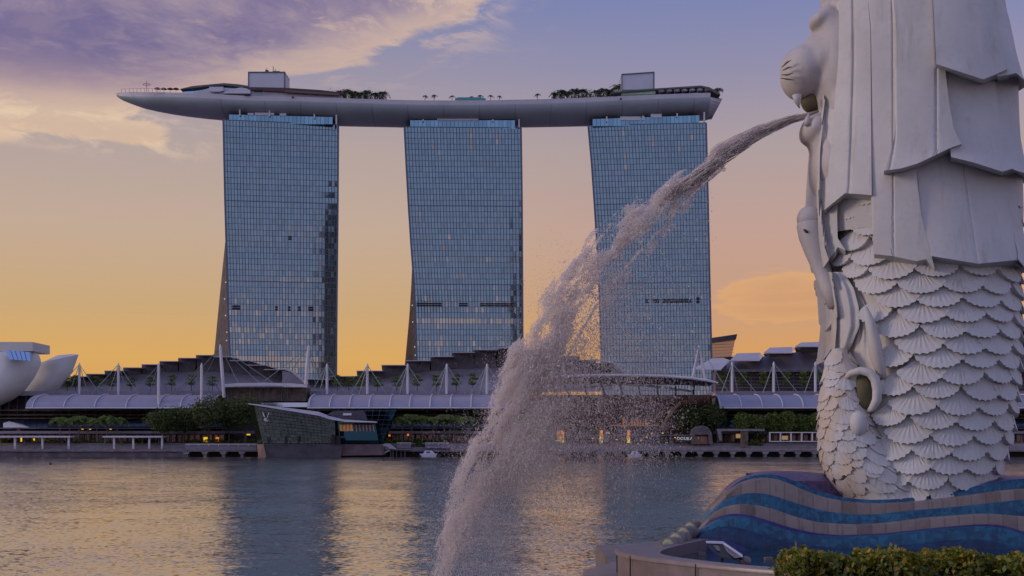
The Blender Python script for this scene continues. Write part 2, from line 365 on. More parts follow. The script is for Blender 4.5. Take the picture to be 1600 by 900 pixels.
# ---------------------------------------------------------------- hotel towers
def tower(label, D0, prof_l, prof_r, ytop, rear_l, slots, crown, caps, struts, lit, ncol=36):
    xl0, xr0 = PX(prof_l[0][1], D0), PX(prof_r[0][1], D0); xc = (xl0 + xr0) / 2
    ta = -xc / D0 * 1.0
    t = thing('hotel_tower', label, 'tower', (xc, D0 + 12, 1.9))
    ybot = 690.0; nfl = 56
    def pt(px, py, off=0.0):
        tz = max(0, (py - 330) / 360.0); Y0 = D0 - 3.0 * tz * tz
        k = (px - CXP) / FPX                     # intersect view column with the angled facade plane
        Y = (Y0 - ta * xc) / (1 - ta * k) if abs(1 - ta * k) > .1 else Y0
        X = k * Y; Z = PZ(py, Y0)
        return Vector((X, Y - off, Z))
    ys = [ytop + (ybot - ytop) * i / nfl for i in range(nfl + 1)]
    L = lambda y: ipp(y, prof_l); Rr = lambda y: ipp(y, prof_r)
    fac = MB(); mul = MB()
    rr = random.Random(int(D0 + xc))
    colt = [rr.gauss(0, .003) for _ in range(ncol)]
    for i in range(nfl):
        rowt = max(-.010, min(.010, rr.gauss(0, .006)))
        y0, y1 = ys[i], ys[i + 1]; gy = (y1 - y0) * 0.03
        for j in range(ncol):
            u0, u1 = j / ncol, (j + 1) / ncol; gx = 0.10 / ncol
            a = pt(L(y0) + (Rr(y0) - L(y0)) * (u0 + gx), y0 + gy); b = pt(L(y0) + (Rr(y0) - L(y0)) * (u1 - gx), y0 + gy)
            c = pt(L(y1) + (Rr(y1) - L(y1)) * (u1 - gx), y1 - gy); d_ = pt(L(y1) + (Rr(y1) - L(y1)) * (u0 + gx), y1 - gy)
            tx = rr.gauss(0, 0.002) + colt[j]; tz = rr.gauss(0, 0.004) + rowt
            e = Vector((0, 1, 0)); w2 = (b - a).length / 2; h2 = (a - d_).length / 2
            a += e * (-tx * w2 + tz * h2); b += e * (tx * w2 + tz * h2); c += e * (tx * w2 - tz * h2); d_ += e * (-tx * w2 - tz * h2)
            mi = 1 if (rr.random() < 0.0006) else 0
            if (i, j) in lit: mi = 1
            fac.add([d_, c, b, a], [(0, 1, 2, 3)], mi)
    fac.build('glass_facade', [M['tower_glass'], M['room_glow_tint']], t)
    for i in range(nfl + 1):
        y = ys[i]; h = 0.22 if i % 14 else 0.45
        a = pt(L(y), y, 0.16); b = pt(Rr(y), y, 0.16)
        for zz in (0,):
            mul.add([a - Vector((0, 0, h / 2)), b - Vector((0, 0, h / 2)), b + Vector((0, 0, h / 2)), a + Vector((0, 0, h / 2)),
                     a + Vector((0, .4, h / 2)), b + Vector((0, .4, h / 2)), a + Vector((0, .4, -h / 2)), b + Vector((0, .4, -h / 2))],
                    [(0, 1, 2, 3), (3, 2, 5, 4), (0, 6, 7, 1)])
    for j in range(ncol + 1):
        u = j / ncol; hw = 0.09 if j % 6 else 0.2; hw = 0.5 if j in (0, ncol) else hw
        pts = []
        for y in ys[::7] + ([ys[-1]] if ys[-1] not in ys[::7] else []):
            pts.append(pt(L(y) + (Rr(y) - L(y)) * u, y, 0.25))
        rows = [[p + Vector((-hw, 0.4, 0)), p + Vector((-hw, 0, 0)), p + Vector((hw, 0, 0)), p + Vector((hw, 0.4, 0))] for p in pts]
        mul.grid(rows)
    mul.build('mullion_grid', M['mullion'], t)
    # front slab body and splayed rear leg
    nv = Vector((-ta, 1, 0)).normalized()
    rows = []
    for y in ys[::4] + [ybot]:
        a, b = pt(L(y), y, -0.3), pt(Rr(y), y, -0.3); rows.append([a, b, b + nv * 14, a + nv * 14])
    s = MB(); s.grid(rows, 0, True); s.add(rows[0], [(3, 2, 1, 0)]); s.build('front_slab', M['end_wall'], t)
    rows = []
    for y in ys[::4] + [ybot]:
        k = max(0, (y - 340) / 350.0); dep = 15 + 34 * k ** 1.3
        a, b = pt(L(y), y, -0.3) + nv * dep, pt(Rr(y), y, -0.3) + nv * dep
        xt = ipp(y, rear_l) if y > rear_l[0][0] else None
        if xt is not None: a = Vector((PX(xt, a.y), a.y, a.z))
        b = b + Vector((-3 - 12 * k, 0, 0))
        a2 = a + nv * 12; a2 = Vector((a.x / a.y * a2.y + (1.0 if xt is None else 0.2), a2.y, a2.z)); b2 = b + nv * 12
        rows.append([a, b, b2, a2])
    s = MB(); s.grid(rows, 0, True); s.add(rows[0], [(3, 2, 1, 0)]); s.build('rear_slab', M['end_wall'], t)
    # atrium infill between the legs: visible dark wedge with a few lit rooms
    s = MB(); fr = MB()
    yl = [y for y in np.linspace(rear_l[0][0], ybot, 12)]
    rows = []
    for y in yl:
        a = pt(L(y), y, -0.3); k = max(0, (y - 340) / 350.0); dep = 15 + 34 * k ** 1.3
        q = a + nv * dep; q = Vector((PX(ipp(y, rear_l), q.y), q.y, q.z)); rows.append([a + Vector((0.3, 1.0, 0)), q])
    s.grid(rows); s.build('end_glazing', M['end_wall'], t)
    for y in range(int(rear_l[0][0]) + 30, 560, 13):
        if rr.random() < 0.5 and ipp(y, rear_l) < L(y) - 6:
            pxx = L(y) - rr.uniform(2, 6); a = pt(L(y), y, -0.3); q = P(pxx, y, a.y - 1.0); fr = MB(); fr.box(q.x - .28, q.x + .28, q.y, q.y + .3, q.z - .3, q.z + .3); fr.build('stair_light', M['sign_white'], t)
    for (x0, x1, y0, y1) in slots:
        n = 2; m = MB()
        for q in range(n):
            ya = y0 + (y1 - y0) * (q / n) + 0.5; yb = y0 + (y1 - y0) * ((q + 1) / n) - 0.5
            pts = [pt(x0, yb, 0.5), pt(x1, yb, 0.5), pt(x1, ya, 0.5), pt(x0, ya, 0.5)]
            m.prism(pts, (0, 0.8, 0))
        m.build('service_louvre', M['louvre'], t)
    # crown: recessed glass storey, plant boxes, hoist struts
    m = MB(); x0, x1, y0, y1, y0r = crown; D1 = D0 + 0.8
    nb = 26
    for j in range(nb):
        a0, a1 = x0 + (x1 - x0) * j / nb, x0 + (x1 - x0) * (j + .93) / nb
        f0 = y0 + (y0r - y0) * j / nb
        m.prism([P(a0, ytop + 3, D1), P(a1, ytop + 3, D1), P(a1, f0, D1), P(a0, f0, D1)], (0, 22, 0))
    m.build('crown_storey', M['crown_glass'], t)
    m = MB()
    for (a, b, c, d_) in caps: m.pbox(a, b, c, d_, D0 + 0.3, 9)
    m.build('plant_box', M['fascia'], t)
    for (a, c, d_) in struts:
        m = MB(); m.pbox(a - 1.1, a + 1.1, c, d_, D0 - 0.6, 1.0); m.build('hull_strut', M['white_steel'], t)
    return t
tower('left hotel tower of blue glass with its dark rear leg splayed furthest out', 750,
      [(188, 349), (260, 350.5), (350, 352.5), (430, 355.5), (500, 357), (560, 359.5), (690, 363)],
      [(188, 528.5), (300, 528), (400, 527), (500, 526), (590, 525.5), (690, 524)], 191,
      [(372, 352), (420, 347), (480, 341), (555, 334), (690, 320)],
      [(363, 375, 478, 485), (430, 434, 478, 486), (450, 454, 478, 486), (466, 470, 478, 486), (482, 490, 478, 485), (451, 456, 368, 375)],
      (358, 520, 179, 190, 183), [(387, 396, 176.5, 180), (398, 428, 176, 180), (437, 447, 177, 181)],
      [(374.5, 171, 181), (421, 171, 182), (491, 178, 185), (525.5, 179, 194)], {(38, 29), (24, 30)})
tower('middle hotel tower of blue glass standing between its two twins', 752,
      [(199, 632), (260, 635), (350, 640), (405, 644), (470, 649), (557, 651), (690, 655)],
      [(199, 814), (300, 815.5), (400, 816), (470, 816.5), (690, 817)], 199,
      [(408, 644), (470, 641), (560, 633), (690, 621)],
      [(651, 690, 473, 479), (717, 731, 473, 479), (750, 802, 473, 479)],
      (641, 805, 188, 198, 188), [(683, 747, 185, 188.5)], [(661, 186, 190), (770, 186, 190), (811, 186, 199)],
      {(0, 20), (1, 20), (2, 20), (3, 20), (4, 20), (2, 28), (4, 10), (1, 28), (3, 8)})
tower('right hotel tower of blue glass, crossed by the arching water jet', 750,
      [(192, 919), (260, 925), (350, 931), (420, 935), (500, 938), (570, 940), (690, 944)],
      [(188, 1103), (270, 1105), (350, 1107), (450, 1109), (530, 1111), (690, 1115)], 194,
      [(600, 940), (690, 940)],
      [(1008, 1014, 467, 474), (1020, 1030, 467, 474), (1035, 1080, 467, 474), (1088, 1093, 465, 475)],
      (926, 1093, 186, 194, 180), [(969, 1001, 182, 188), (1003, 1007, 181, 188), (1017, 1034, 178, 184)],
      [(948, 182, 190), (1058, 177, 183), (1100.5, 175, 191)], {(2, 19), (3, 19), (5, 10), (7, 10), (1, 10), (2, 31), (4, 27)})
# ---------------------------------------------------------------- sky deck across the three towers
TOPL = [(182, 147), (184, 145), (207, 143.8), (271, 144.6), (337, 147.5), (382, 150), (460, 151.5), (537, 153.8), (650, 157), (740, 157.2), (856, 155), (937, 152), (1025, 148), (1113, 145), (1128, 150)]
BOTL = [(182, 150.5), (184, 153), (187, 155.5), (191, 158), (200, 162), (215, 168), (240, 174), (270, 179), (300, 182.5), (345, 186.5), (400, 189.5), (460, 192.5), (530, 195), (640, 197), (740, 197.5), (820, 196.8), (917, 195), (1000, 191.5), (1060, 189), (1113, 186)]
def deck():
    t = thing('sky_deck', 'long boat-shaped roof deck spanning the tops of the three glass towers', 'sky deck', (PX(655, 745), 764, PZ(157, 745)))
    hull = MB(); fas = MB()
    sts = [182, 183.5, 186, 190, 196, 205, 218, 235, 255, 280, 310, 345] + list(range(385, 1100, 28)) + [1110]
    rows = []; frows = []; top = []
    for px in sts:
        w = 17.5 * min(1, math.sin(min(1, (px - 181) / 170.0) * math.pi / 2) ** 0.62)
        w = max(w, 0.4); yc = 764
        bow = -1.0 * math.cos((px - 655) / 473 * math.pi / 2) if True else 0
        Yf = yc - w + bow; Yb = yc + w + bow
        zt = PZ(ipp(px, TOPL), Yf); zb = PZ(ipp(px, BOTL), yc + bow)
        fh = min(2.3, (zt - zb) * 0.4); zf = zt - fh; X = PX(px, Yf)
        row = []
        for k in range(17):
            a = math.pi * k / 16; c_ = math.cos(a); s_ = math.sin(a)
            row.append(Vector((X, yc + bow - w * c_, zf - (zf - zb) * s_)))
        rows.append(row); frows.append([Vector((X, Yf, zf)), Vector((X, Yf - 0.35, zt)), Vector((X, Yf + 0.5, zt))]); top.append((Vector((X, Yf + .5, zt - .8)), Vector((X, Yb, zt - .8))))
    X1 = PX(1128, 752)      # raked right end
    hull.grid(rows)
    e = rows[-1]; n = len(e)
    tip = [Vector((v.x + (X1 - v.x) * (1 - ((e[0].z - v.z) / (e[0].z - min(q.z for q in e))) * 0.55), v.y + 5 if i < n // 2 else v.y - 5, v.z)) for i, v in enumerate(e)]
    hull.build('hull', M['hull'], t, smooth=50)
    m = MB(); m.grid([e, tip]); m.add(tip, [tuple(range(n))]); m.build('stern_panel', M['fascia'], t)
    fas.grid(frows); fas.build('edge_fascia', M['fascia'], t, smooth=30)
    m = MB(); m.grid([[a, b] for a, b in top]); m.add([e[0] + Vector((0, 0, .3)), e[-1] + Vector((0, 0, .3)), tip[-1] + Vector((0, 0, .3)), tip[0] + Vector((0, 0, .3))], [(0, 1, 2, 3)])
    m.build('deck_floor', M['concrete'], t)
    # seams on the hull
    for k, px in enumerate(sts[11::2]):
        i = sts.index(px); m = MB(); m.tube([v + Vector((0, 0, -0.05)) for v in rows[i][:10]], 0.07, 4); m.build('hull_seam', M['mullion'], t)
    # left viewing deck railing
    m = MB()
    pr = None
    for px in range(190, 262, 6):
        q = P(px, ipp(px, TOPL), 756 if px < 200 else 750); m.box(q.x - .12, q.x + .12, q.y - .1, q.y + .1, q.z - .5, q.z + 2.2)
        if pr is not None: m.tube([pr, q + Vector((0, 0, 2.1))], 0.09, 4)
        pr = q + Vector((0, 0, 2.1))
    m.build('railing', M['white_steel'], t)
    # lift overruns
    for (x0, x1, y0, y1, yr) in ((388, 445, 112.5, 137, 112.5), (971.5, 1022, 116, 140, 112.5)):
        m = MB(); m.prism([P(x0, y1, 752), P(x1, y1, 752), P(x1, yr, 752), P(x0, y0, 752)], (0, 16, 0)); o = m.build('lift_housing', M['pale_panel'], t)
        f = MB()
        for (a, b, c, d_) in ((x0 - .6, x0 + .9, y0 - .5, y1), (x1 - 1.2, x1 + .8, yr - .5, y1)): f.pbox(a, b, c, d_, 751.7, .3)
        f.prism([P(x0, y0 + 1, 751.6), P(x1, yr + 1, 751.6), P(x1, yr - .7, 751.6), P(x0, y0 - .7, 751.6)], (0, 16.6, 0)); f.build('trim', M['mullion'], o)
    m = MB()
    for px, h in ((417, 4), (427, 6), (430, 3), (415, 2.5)): q = P(px, 112, 755); m.tube([q, q + Vector((0, 0, h * .5))], .18, 5)
    m.pbox(415, 419, 109.5, 113, 755, 2); m.pbox(426, 437, 111, 112.8, 755, 2)
    m.build('roof_equipment', M['dark_paint'], t)
    # pavilions, awnings, terraces on the deck (front first)
    def roof(name, pts, D, dep, mt): m = MB(); m.pprism(pts, D, dep); return m.build(name, mt, t)
    roof('lounge_roof', [(281, 139), (300, 134.5), (330, 131.5), (350, 129.8), (372, 131.5), (388, 134), (388, 137), (350, 133), (330, 134), (300, 138)], 752, 14, M['crown_dark'])
    roof('lounge_glass', [(283, 145), (300, 139), (330, 136), (388, 137), (388, 148), (320, 146)], 755, 8, M['shop_glass'])
    roof('restaurant_wall', [(296, 146), (330, 137), (388, 139), (535, 146), (535, 154), (430, 152), (340, 149)], 750, 6, M['pale_panel'])
    roof('restaurant_roof', [(388, 136), (445, 137), (500, 140.5), (537, 144.5), (537, 147.5), (470, 145), (388, 140)], 748, 14, M['roof_red'])
    roof('balcony', [(327, 135.5), (349, 135.5), (349, 141.5), (343, 143), (331, 143), (327, 141.5)], 747.6, 3, M['fascia'])
    roof('vault_awning', [(350, 144), (358, 141), (368, 138), (376, 136.5), (385, 138), (391, 141), (391, 146), (350, 146)], 746.8, 3, M['fascia'])
    for (a, b, c, d_) in ((397, 410, 140, 144), (382, 391, 147.2, 149.6), (456, 459, 150.5, 153), (969, 971.5, 153, 156)): m = MB(); m.pbox(a, b, c, d_, 744.2, .5); m.build('hull_vent', M['louvre'], t)
    roof('pool_bar_roof', [(711, 153.5), (716, 152), (752, 152), (759, 154), (759, 158), (711, 158)], 748, 6, M['teal_glass'])
    roof('club_glass', [(971, 148), (1024, 146.5), (1024, 140.5), (971, 142.5)], 750, 8, M['club_glass'])
    roof('club_roof', [(955, 144), (985, 140.5), (1025, 138), (1095, 133.5), (1108, 136), (1122, 143), (1126, 148), (1121, 147), (1106, 139), (1095, 136.3), (1030, 140), (955, 146)], 748, 12, M['crown_dark'])
    for k, px in enumerate(range(1030, 1110, 12)):
        q = P(px, 147.5 - (px - 1030) * 0.03, 750); m = MB()
        m.tube([q, q + Vector((0, 0, 2.1))], .12, 5); m.ell(q + Vector((1.2, 0, 2.0)), (1.9, 1.6, 1.0), 10, 6)
        m.build('terrace_shade', M['pale_panel'], t)
    roof('club_back_wall', [(1026, 147), (1108, 143), (1106, 140), (1095, 137), (1026, 141)], 756, 1, M['end_wall'])
    roof('restaurant_glazing', [(445, 144), (530, 149), (530, 146), (445, 140.5)], 747, .6, M['brown_glass'])
    return t
M['crown_dark'] = mat('crown_dark', (0.10, 0.11, 0.10), 0.6, 0.1, 0.1, 0.2)
M['roof_red'] = mat('roof_red', (0.09, 0.04, 0.045), 0.6, 0, 0.1, 0.2)
M['club_glass'] = mat('club_glass', (0.25, 0.35, 0.35), 0.3, 0.2, 0.4, 0.8, emis=(0.5, 0.75, 0.6), estr=0.06)
DK = deck()
q = P(229, 144, 756)
t = thing('wind_sculpture', 'slim mast with a hoop ornament near the left tip of the sky deck', 'sculpture', q)
m = MB(); m.tube([q, q + Vector((0, 0, 6.4))], .12, 6); m.build('mast', M['dark_paint'], t)
m = MB(); m.tube([q + Vector((1.9 * math.cos(a), 0, 4.3 + .75 * math.sin(a))) for a in np.linspace(0, 2 * math.pi, 17)], .1, 5)
m.tube([q + Vector((-2.2, 0, 4.3)), q + Vector((2.2, 0, 4.3))], .08, 5); m.build('hoop', M['dark_paint'], t)
um = None
for i, (px, py) in enumerate(((246, 145.5), (256, 146), (266, 146), (275, 146))):
    q = P(px, py, 752)
    lab = ['small dark parasol nearest the tip of the sky deck', 'dark parasol second from the tip of the sky deck', 'dark parasol third from the tip of the sky deck', 'dark parasol closest to the lounge roof on the sky deck'][i]
    if um is None:
        um = thing('parasol', lab, 'parasol', q, 'parasols on the left end of the sky deck')
        m = MB(); m.tube([q - Vector((0, 0, 1.2)), q + Vector((0, 0, 3.0))], .09, 5); m.build('pole', M['dark_paint'], um)
        m = MB(); rows = [[q + Vector((r * math.cos(a), r * math.sin(a), z)) for a in np.linspace(0, 2 * math.pi, 9)[:-1]] for r, z in ((.02, 3.3), (1.0, 3.0), (1.9, 2.4), (1.85, 2.3), (.9, 2.8))]
        m.grid(rows, 0, True); m.build('shade', M['roof_red'], um)
    else: dup(um, q, lab, 1.0 if i else 1)
# ---------------------------------------------------------------- plants
def leaves(centers, size, flat=0.0, rng=RNG):
    """one quad per centre, random orientation; centers Nx3, returns verts, faces"""
    c = np.asarray(centers); n = len(c)
    u = rng.normal(size=(n, 3)); u /= np.linalg.norm(u, axis=1)[:, None]
    w = rng.normal(size=(n, 3)); w[:, 2] += flat * 3; v = np.cross(u, w); v /= np.linalg.norm(v, axis=1)[:, None] + 1e-9
    s = (size * rng.uniform(0.6, 1.4, n))[:, None]
    q = np.stack([c - u * s * .5, c + v * s * .30, c + u * s * .5, c - v * s * .30], 1)
    f = np.arange(n * 4).reshape(n, 4); return q.reshape(-1, 3), f
def clumps(cent, rad, ncl, per, csz, rng, flat=1.0):
    """points gathered in clumps filling an ellipsoid"""
    out = []
    for _ in range(ncl):
        d_ = rng.normal(size=3); d_ /= np.linalg.norm(d_); r = rng.uniform(0.35, 1.0) ** 0.6
        cc = np.array(cent) + d_ * r * np.array(rad); s = csz * rng.uniform(.6, 1.3)
        out.append(cc + rng.normal(size=(per, 3)) * np.array([s, s, s * .7 * flat]))
    return np.concatenate(out)
def round_tree(label, px, pyb, pyt, wpx, D, leaf='leaf_dark', group=None, name='round_tree', n=55, lsz=.55, seed=0, trunk='bark', fork=False, origin=None):
    rng = np.random.default_rng(seed + int(px * 7)); q = P(px, pyb, D); H = (pyb - pyt) / FPX * D; Wd = wpx / FPX * D / 2
    t = thing(name, label, 'tree', q, group)
    ch = H * 0.68; cz = H - ch / 2
    pts = clumps(q + Vector((0, 0, cz)), (Wd * .9, Wd * .85, ch / 2 * .9), int(n * 1.5), 34, Wd * .19, rng)
    v, f = leaves(pts, lsz, 0.3, rng); fastmesh('crown', v, f, M[leaf], t)
    m = MB(); r0 = max(.12, H * .02)
    base = q; fk = q + Vector((rng.uniform(-.2, .2), 0, H * .32))
    m.tube([base, fk], [r0 * 1.3, r0], 6)
    for k in range(5):
        a = rng.uniform(0, 6.28); e = fk + Vector((math.cos(a) * Wd * .6, math.sin(a) * Wd * .5, H * rng.uniform(.25, .45)))
        m.tube([fk, fk.lerp(e, .5) + Vector((0, 0, .15)), e], [r0 * .7, r0 * .45, r0 * .2], 5)
    m.build('trunk', M[trunk], t); return t
def flat_tree(px, py, D, w, h):
    """small terrace tree with layered flat canopy"""
    rng = np.random.default_rng(int(px)); q = P(px, py, D); t = thing('terrace_tree', None, 'tree', q)
    cs = []
    for k in range(3):
        for c in range(7):
            a = rng.uniform(0, 6.28); r = w / 2 * rng.uniform(.2, 1) * (1 - .18 * k)
            cc = np.array([q.x + r * math.cos(a), q.y + r * math.sin(a) * .8, q.z + h * (.45 + .22 * k + rng.uniform(-.05, .05))])
            cs.append(cc + rng.normal(size=(26, 3)) * np.array([.55, .5, .16]))
    v, f = leaves(np.concatenate(cs), .45, .6, rng); fastmesh('crown', v, f, M['leaf_mid'], t)
    m = MB(); top = q + Vector((0, 0, h * .9)); m.tube([q, top], [.13, .06], 5)
    for k in range(6): m.tube([q + Vector((0, 0, h * (.35 + .06 * k))), q + Vector((math.cos(k * 2.1) * w * .35, math.sin(k * 2.1) * w * .3, h * (.5 + .08 * k)))], .05, 4)
    m.build('trunk', M['bark'], t); return t
def palm(loc, H, Rr, nfr, mt='leaf_mid', seed=1, name='palm_tree', lab=None, grp=None):
    rng = np.random.default_rng(seed); q = Vector(loc); t = thing(name, lab, 'palm', q, grp)
    m = MB(); lean = rng.uniform(-.3, .3); top = q + Vector((lean, 0, H - Rr * .45))
    m.tube([q, q.lerp(top, .5) + Vector((lean * .3, 0, 0)), top], [.2, .15, .12], 6); m.build('trunk', M['trunk_pale'], t)
    V = []; 
    for k in range(nfr):
        a = 6.283 * k / nfr + rng.uniform(-.25, .25); up = rng.uniform(-.1, 1.0); dirh = np.array([math.cos(a), math.sin(a), 0]); side = np.array([-math.sin(a), math.cos(a), 0])
        prev = None; ns = 9
        for s_ in range(ns + 1):
            u = s_ / ns; c = np.array(top) + dirh * Rr * u * (1 - .12 * up) + np.array([0, 0, Rr * (up * .75 * u - (1.0 + .25 * up) * u * u * .8)])
            if prev is not None:
                wv = .26 * Rr * math.sin(math.pi * min(1, u * .92 + .08)) + .03
                dr = np.array([0, 0, -wv * .55]); c2 = prev + (c - prev) * .62
                for sg in (1, -1):
                    V += [prev, c2, c2 + side * sg * wv + dr + dirh * .12 * Rr, prev + side * sg * wv * .96 + dr + dirh * .12 * Rr]
            prev = c
    f = np.arange(len(V)).reshape(-1, 4); fastmesh('fronds', np.array(V), f, M[mt], t); return t
# palms and trees on the sky deck
far = [(664, 153), (678, 152.5), (706.5, 150.5), (737, 149.5), (751, 151), (766.5, 150), (780, 152), (840, 152)]
ordn = ['first', 'second', 'third', 'fourth', 'fifth', 'sixth', 'seventh', 'eighth', 'ninth', 'tenth', 'eleventh', 'twelfth']
p0 = None
for i, (px, py) in enumerate(far):
    q = P(px, ipp(px, TOPL) + 1, 758); lab = f'small lone palm on the sky deck between the middle of the deck and its dense groves, {ordn[i]} from the left'
    lab = ['lone rooftop palm furthest left, above the left edge of the middle tower', 'lone rooftop palm second from the left above the middle tower', 'lone rooftop palm just left of the low pool bar', 'tall rooftop palm over the left half of the low pool bar',
           'short rooftop palm over the middle of the low pool bar', 'tall rooftop palm at the right end of the low pool bar', 'lone rooftop palm just right of the low pool bar', 'lone rooftop palm left of the right-hand dense grove'][i]
    if p0 is None: p0 = palm(q, 3.9, 1.9, 12, 'leaf_far', 5, 'rooftop_palm', lab, 'lone palms on the sky deck')
    else: dup(p0, q, lab, 1.0 + 0.12 * ((i * 5) % 3 - 1) * (1 if i != 4 else 0.5), i * 1.1)
gl = [(519, 3.2), (530, 4.6), (541, 5.6), (552, 4.8), (563, 4.2), (574, 5.4), (586, 4.2), (598, 5.0)]
g0 = None
for i, (px, h) in enumerate(gl):
    q = P(px, ipp(px, TOPL) + 1, 757 + (i % 3) * 3); lab = f'rooftop palm {ordn[i]} from the left in the grove between the left and middle towers'
    if g0 is None: g0 = palm(q, 4.9, 3.3, 18, 'leaf_far', 9, 'grove_palm', lab, 'palms of the left rooftop grove')
    else: dup(g0, q, lab, h / 3.9, i * .7)
gr = [(866, 4.0), (876, 5.4), (886, 4.6), (899, 5.8), (911, 5.4), (933, 4.6), (943, 5.4), (952, 4.4), (966, 7.2), (1122, 4.2)]
for i, (px, h) in enumerate(gr):
    lab = ('dark palm at the right tip of the sky deck' if px > 1100 else f'rooftop palm {ordn[i]} from the left in the grove left of the right lift housing')
    o = dup(g0, P(px, ipp(px, TOPL) + 1, 757 + (i % 3) * 3), lab, h / 3.9, i * .9 + .3); o['group'] = 'palms of the right rooftop grove'
def low_shrubs(name, label, px0, px1, h, D, n, leaf, py=None, cat='shrubs', lsz=.5):
    rng = np.random.default_rng(int(px0)); pts = []
    for k in range(n):
        px = rng.uniform(px0, px1); q = P(px, py if py else ipp(px, TOPL), D + rng.uniform(0, 5)); pts.append(np.array(q) + np.abs(rng.normal(size=(30, 3))) * np.array([.6, .4, h * .26]) * np.array([rng.choice([-1, 1]), 1, 1]))
    v, f = leaves(np.concatenate(pts), lsz, .2, rng); return tag(fastmesh(name, v, f, M[leaf]), label, cat, None, None)
low_shrubs('deck_shrubs', 'dark low shrubs under the left rooftop palm grove', 510, 604, 7.0, 756, 150, 'leaf_far')
low_shrubs('deck_shrubs', 'dark low shrubs under the right rooftop palm grove', 862, 968, 6.8, 756, 150, 'leaf_far')
# ---------------------------------------------------------------- waterfront promenade
t = thing('promenade', 'long paved waterfront promenade on a dark sea wall across the bay', 'promenade', (0, 402, 0)); t['kind'] = 'structure'
m = MB(); m.box(-330, PX(290, 400), 400, 404, -1, 1.55); m.build('sea_wall', M['seawall'], t)
m = MB(); m.box(-330, 330, 399.6, 412, 1.55, 2.1); m.build('deck_slab', M['paving'], t)
m = MB(); m.box(PX(290, 400), 330, 403.2, 404, -1, 1.55); m.build('void_shade_panel', M['louvre'], t)  # near-black sheet paints the shaded void under the deck
m = MB()
for k, y in enumerate((412, 413.2, 414.4, 415.6, 416.8)): m.box(-330, 330, y, y + (1.2 if k < 4 else 14), 1.9, 2.45 + .42 * k)
m.build('steps', M['concrete'], t)
for px in [291, 320, 349, 378] + [int(p) for p in np.arange(838, 1340, 25.6)]:
    m = MB(); x = PX(px, 400); m.prism([Vector((x - 1.1, 399.7, 1.53)), Vector((x + 1.1, 399.7, 1.53)), Vector((x + .6, 399.7, .75)), Vector((x - .6, 399.7, .75))], (0, 3.4, 0)); m.box(x - .45, x + .45, 400.2, 402.8, -1, .75); m.build('pile_cap', M['concrete'], t)
for i in range(16):      # railing in 40 m sections
    x0 = -320 + i * 40
    if x0 + 40 > PX(392, 400) and x0 < PX(600, 400): continue
    r = thing('railing', None, 'railing', (x0, 399.9, 2.1), 'steel railing sections along the far promenade')
    r['label'] = 'steel promenade railing section ' + ('in front of the left pergola' if i == 3 else 'number %d from the left end of the waterfront' % (i + 1))
    m = MB(); m.box(x0, x0 + 39.6, 399.88, 399.96, 3.12, 3.2); m.build('handrail', M['concrete'], r)
    m = MB()
    for k in range(20): m.box(x0 + k * 2, x0 + k * 2 + .09, 399.88, 399.97, 2.1, 3.12)
    m.box(x0, x0 + 39.6, 399.9, 399.94, 2.55, 2.6); m.build('balusters', M['podium'], r)
# planting bands on the stepped terraces
def planter(px0, px1, py0, py1, D, label, n=60, leaf='leaf_mid'):
    rng = np.random.default_rng(int(px0 * 3)); x0, x1 = PX(px0, D), PX(px1, D); z0, z1 = PZ(py1, D), PZ(py0, D)
    pts = np.stack([rng.uniform(x0, x1, n * 30), D + rng.uniform(0, 2.2, n * 30), z0 + (z1 - z0) * rng.uniform(0, 1, n * 30) ** .8], 1)
    pts[:, 2] += .22 * np.sin(pts[:, 0] * 1.7) + .15 * np.sin(pts[:, 0] * .6)
    v, f = leaves(pts, .42, .2, rng); return tag(fastmesh('planter_hedge', v, f, M[leaf]), label, 'hedge', 'low green hedges along the far promenade')
planter(0, 20, 686, 695, 417, 'low hedge at the far left under the left pergola')
planter(48, 172, 687, 696, 418, 'long low hedge between the two white pergolas')
planter(205, 236, 686, 693, 418, 'short low hedge under the second white pergola')
planter(285, 398, 687, 693, 419, 'dark low hedge behind the white ledge left of the glass pavilion')
planter(598, 700, 686, 693, 420, 'low hedge under the palms right of the glass pavilion')
planter(642, 668, 694, 700, 414, 'small bright hedge between two white ledges')
planter(1170, 1192, 690, 696, 414, 'small green hedge beside the grey kiosk')
planter(1168, 1196, 681, 687, 418, 'raised green hedge above the small one beside the grey kiosk')
def ledge(px0, px1, py, D, label):
    t = thing('white_ledge', label, 'ledge', P((px0 + px1) / 2, py + 8, D), 'white capped terrace ledges')
    m = MB(); m.pbox(px0, px1, py, py + 1.2, D - .3, 3.2); m.build('coping', M['white_steel'], t)
    m = MB(); m.pbox(px0 + .5, px1 - .5, py + 1.2, py + 9, D, 2.8)
    m.build('retaining_wall', M['mauve_wall'], t)
    for px in np.arange(px0 + 6, px1, 15.5): m = MB(); m.pbox(px - .4, px + .4, py + 1.2, py + 3.6, D - .3, .3); m.build('bracket', M['white_steel'], t)
ledge(289, 401, 693.5, 409, 'long white capped ledge left of the glass pavilion')
ledge(620, 642, 691.5, 409, 'short white capped ledge behind the gangway')
ledge(664, 702, 691.5, 409, 'white capped ledge beside the foot of the water jet')
